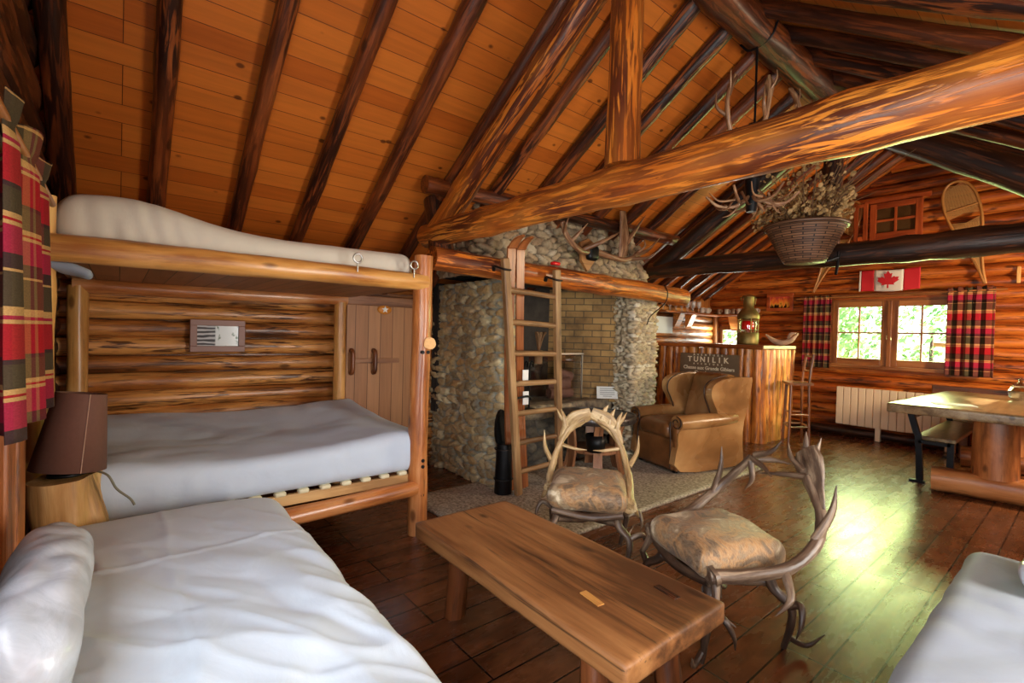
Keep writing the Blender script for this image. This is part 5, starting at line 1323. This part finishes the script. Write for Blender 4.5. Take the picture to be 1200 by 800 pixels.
for k, (a, q) in enumerate(((4.4, .26), (5.4, .14), (.75, .28))):
    d = Vector((math.cos(a), math.sin(a), 0)); s = Vector((-d.y, d.x, 0)); mb = MB(); h0 = hc+Vector((0, 0, .31))
    antler(mb, [h0, h0+d*q*.6+Vector((0, 0, .02)), h0+d*q+s*.03+Vector((0, 0, .14)), h0+d*q*1.1+s*.05+Vector((0, 0, .3)), h0+d*q*.9+s*.05+Vector((0, 0, .43))], .021, .011,
           [([h0+d*q+s*.03+Vector((0, 0, .16)), h0+d*(q+.07)+Vector((0, 0, .22)), h0+d*(q+.08)+Vector((0, 0, .32))], .014), ([h0+d*q+s*.04+Vector((0, 0, .3)), h0+d*(q+.04)+s*.08+Vector((0, 0, .38)), h0+d*(q+.04)+s*.08+Vector((0, 0, .44))], .009)],
           [([h0+d*q*1.08+s*.05+Vector((0, 0, .28)), h0+d*q+s*.05+Vector((0, 0, .37)), h0+d*q*.85+s*.05+Vector((0, 0, .43))], [.018, .034, .014], .3, d)])
    build('antler', mb, M['antlerwall'], AH)

# ------------------------------------------------------------------ outside
mb = MB(); mb.add([(-30, -20, -.3), (30, -20, -.3), (30, 40, -.3), (-30, 40, -.3)], [(0, 1, 2, 3)], [(0, 0, 0)]*4, False); g = struct('ground', mb, M['ground'])
def bush(label, c, rx, ry_, rz, n, seed):
    rg = random.Random(seed); mb = MB()
    for k in range(n):
        d = Vector((rg.gauss(0, 1), rg.gauss(0, 1), rg.gauss(0, 1))).normalized(); r = rg.uniform(.55, 1)**.5
        p = Vector((c[0]+d.x*rx*r, c[1]+d.y*ry_*r, c[2]+d.z*rz*r)); q = rg.uniform(.05, .11)
        nn = Vector((rg.gauss(0, 1), rg.gauss(0, 1), rg.gauss(0, 1))).normalized(); u = nn.orthogonal().normalized(); w = nn.cross(u); t = rg.random()
        mb.add([p-u*q, p-w*q*.5, p+u*q, p+w*q*.5], [(0, 1, 2, 3)], [(t, 0, 0)]*4, False)
    T = thing('bush', label, 'bush', (c[0], c[1], -.3)); build('foliage', mb, M['leaf'], T)
    st = MB(); tube(st, [(c[0], c[1], -.3), (c[0], c[1], c[2])], [.07, .03], 8, 2, wob=.3); build('trunk', st, M['darklog'], T)
mb = MB(); rbox(mb, (3.2, 1.6, 1.5), (1.2, 6.4, 3.6), .35, (14, 60, 34), lambda p: (.16*noise.noise(p*3)+.06*noise.noise(p*9), .1*noise.noise(p*3+Vector((7, 0, 0))), .14*noise.noise(p*2.5+Vector((0, 9, 0)))))  # unseen green block added to keep sun out of the fill window
HG = build('sun_blocker', mb, simple('sun_blocker_green', srgb(84, 120, 60), .8, var=.6, scale=9, bstr=.8)); tag(HG, 'unseen green hedge outside the side wall window', 'sun_blocker'); HG['kind'] = 'stuff'
bush('leafy bush seen through the far window beside the narrow curtain', (-4.6, 12.4, 1.4), 1.25, 1.0, 2.0, 3200, 1)
bush('leafy bush seen through the middle of the far window', (-2.5, 14.9, 1.7), 1.9, 1.2, 2.5, 4200, 2)
bush('leafy bush seen through the far window beside the wide curtain', (-.5, 12.4, 1.6), 1.2, 1.0, 2.2, 3200, 3)
bush('leafy bush seen through the little window behind the bar', (-7.3, 12.6, 1.2), 1.4, 1.1, 2.2, 3000, 4)
mb = MB(); box(mb, (-1.6, 11.2, .4), (.09, .09, 1.4), axis='z'); box(mb, (-1.5, 11.2, 1.35), (.7, .09, .07), Matrix.Rotation(R(4), 3, 'Y')); one('garden_post', 'pale wooden garden post with a crossbar outside the far window', 'post', mb, M['pale'])

# ------------------------------------------------------------------ light
W = bpy.data.worlds.new('World'); SC.world = W; W.use_nodes = True; nt = W.node_tree; nt.nodes.clear()
out = nd(nt, 'ShaderNodeOutputWorld'); bg = nd(nt, 'ShaderNodeBackground'); sky = nd(nt, 'ShaderNodeTexSky')
sky.sky_type = 'NISHITA'; sky.sun_disc = False; sky.sun_elevation = R(30); sky.sun_rotation = R(80)
lk(nt, sky.outputs[0], bg.inputs[0]); bg.inputs[1].default_value = .8; lk(nt, bg.outputs[0], out.inputs[0])
def sun(d, e, col, ang=.6):
    l = bpy.data.lights.new('sun', 'SUN'); l.energy = e; l.color = col; l.angle = R(ang); o = bpy.data.objects.new('sun', l); COL.objects.link(o)
    o.rotation_euler = Vector(d).to_track_quat('-Z', 'Y').to_euler()
sun((-3.9, -.12, -1.68), 14, (1, .86, .66))
def area(name, loc, d, sx, sy, power, col, spread=180):
    l = bpy.data.lights.new(name, 'AREA'); l.shape = 'RECTANGLE'; l.size = sx; l.size_y = sy; l.energy = power; l.color = col; l.spread = R(spread)
    o = bpy.data.objects.new(name, l); COL.objects.link(o); o.location = loc
    o.rotation_euler = Vector(d).to_track_quat('-Z', 'Z').to_euler(); return o
area('window_fill_light', (-1.85, YF-.07, 1.5), (0, -1, -.32), 1.25, .8, 22, (.79, 1, .34), 120)
area('window_fill_light', (-.85, YN+.02, 1.42), (0, 1, -.05), 1.1, .9, 11, (.94, .97, 1))
area('window_fill_light', (.58, YN+.02, 1.1), (0, 1, 0), .9, 1.7, 38, (.96, .98, 1))  # fill light at the added near-wall opening
area('window_fill_light', (XR-.08, 6.8, 1.69), (-1, 0, -.25), .85, .2, 95, (1, .80, .54))
area('window_fill_light', (XR-.08, 2.1, 1.32), (-1, .1, 0), 1.5, .7, 62, (1, .98, .92))  # fill light at the added right-wall window
area('window_fill_light', (-4.1, YF-.08, 1.4), (0, -1, 0), .3, .3, 6, (.95, 1, .85))

# ------------------------------------------------------------------ camera
yaw, pitch, roll = R(50.677), R(-.795), R(1.489)
fw = Vector((-math.sin(yaw)*math.cos(pitch), math.cos(yaw)*math.cos(pitch), math.sin(pitch)))
rt_ = Vector((math.cos(yaw), math.sin(yaw), 0)); up = rt_.cross(fw)
r2 = rt_*math.cos(roll)+up*math.sin(roll); u2 = -rt_*math.sin(roll)+up*math.cos(roll)
cam = bpy.data.cameras.new('camera'); cam.lens = 562.6/1200*36; cam.sensor_width = 36; cam.sensor_fit = 'HORIZONTAL'; cam.clip_start = .02
co = bpy.data.objects.new('camera', cam); COL.objects.link(co)
mw = Matrix((r2, u2, -fw)).transposed().to_4x4(); mw.translation = (0, 0, 1.35); co.matrix_world = mw
SC.camera = co
SC.view_settings.view_transform = 'Standard'; SC.view_settings.look = 'None'; SC.view_settings.gamma = 1; SC.view_settings.exposure = .82
SC.view_settings.use_curve_mapping = False
SC.cycles.use_denoising = True
SC.cycles.max_bounces = 10; SC.cycles.diffuse_bounces = 5; SC.cycles.glossy_bounces = 4; SC.cycles.transparent_max_bounces = 16
SC.cycles.sample_clamp_indirect = 6
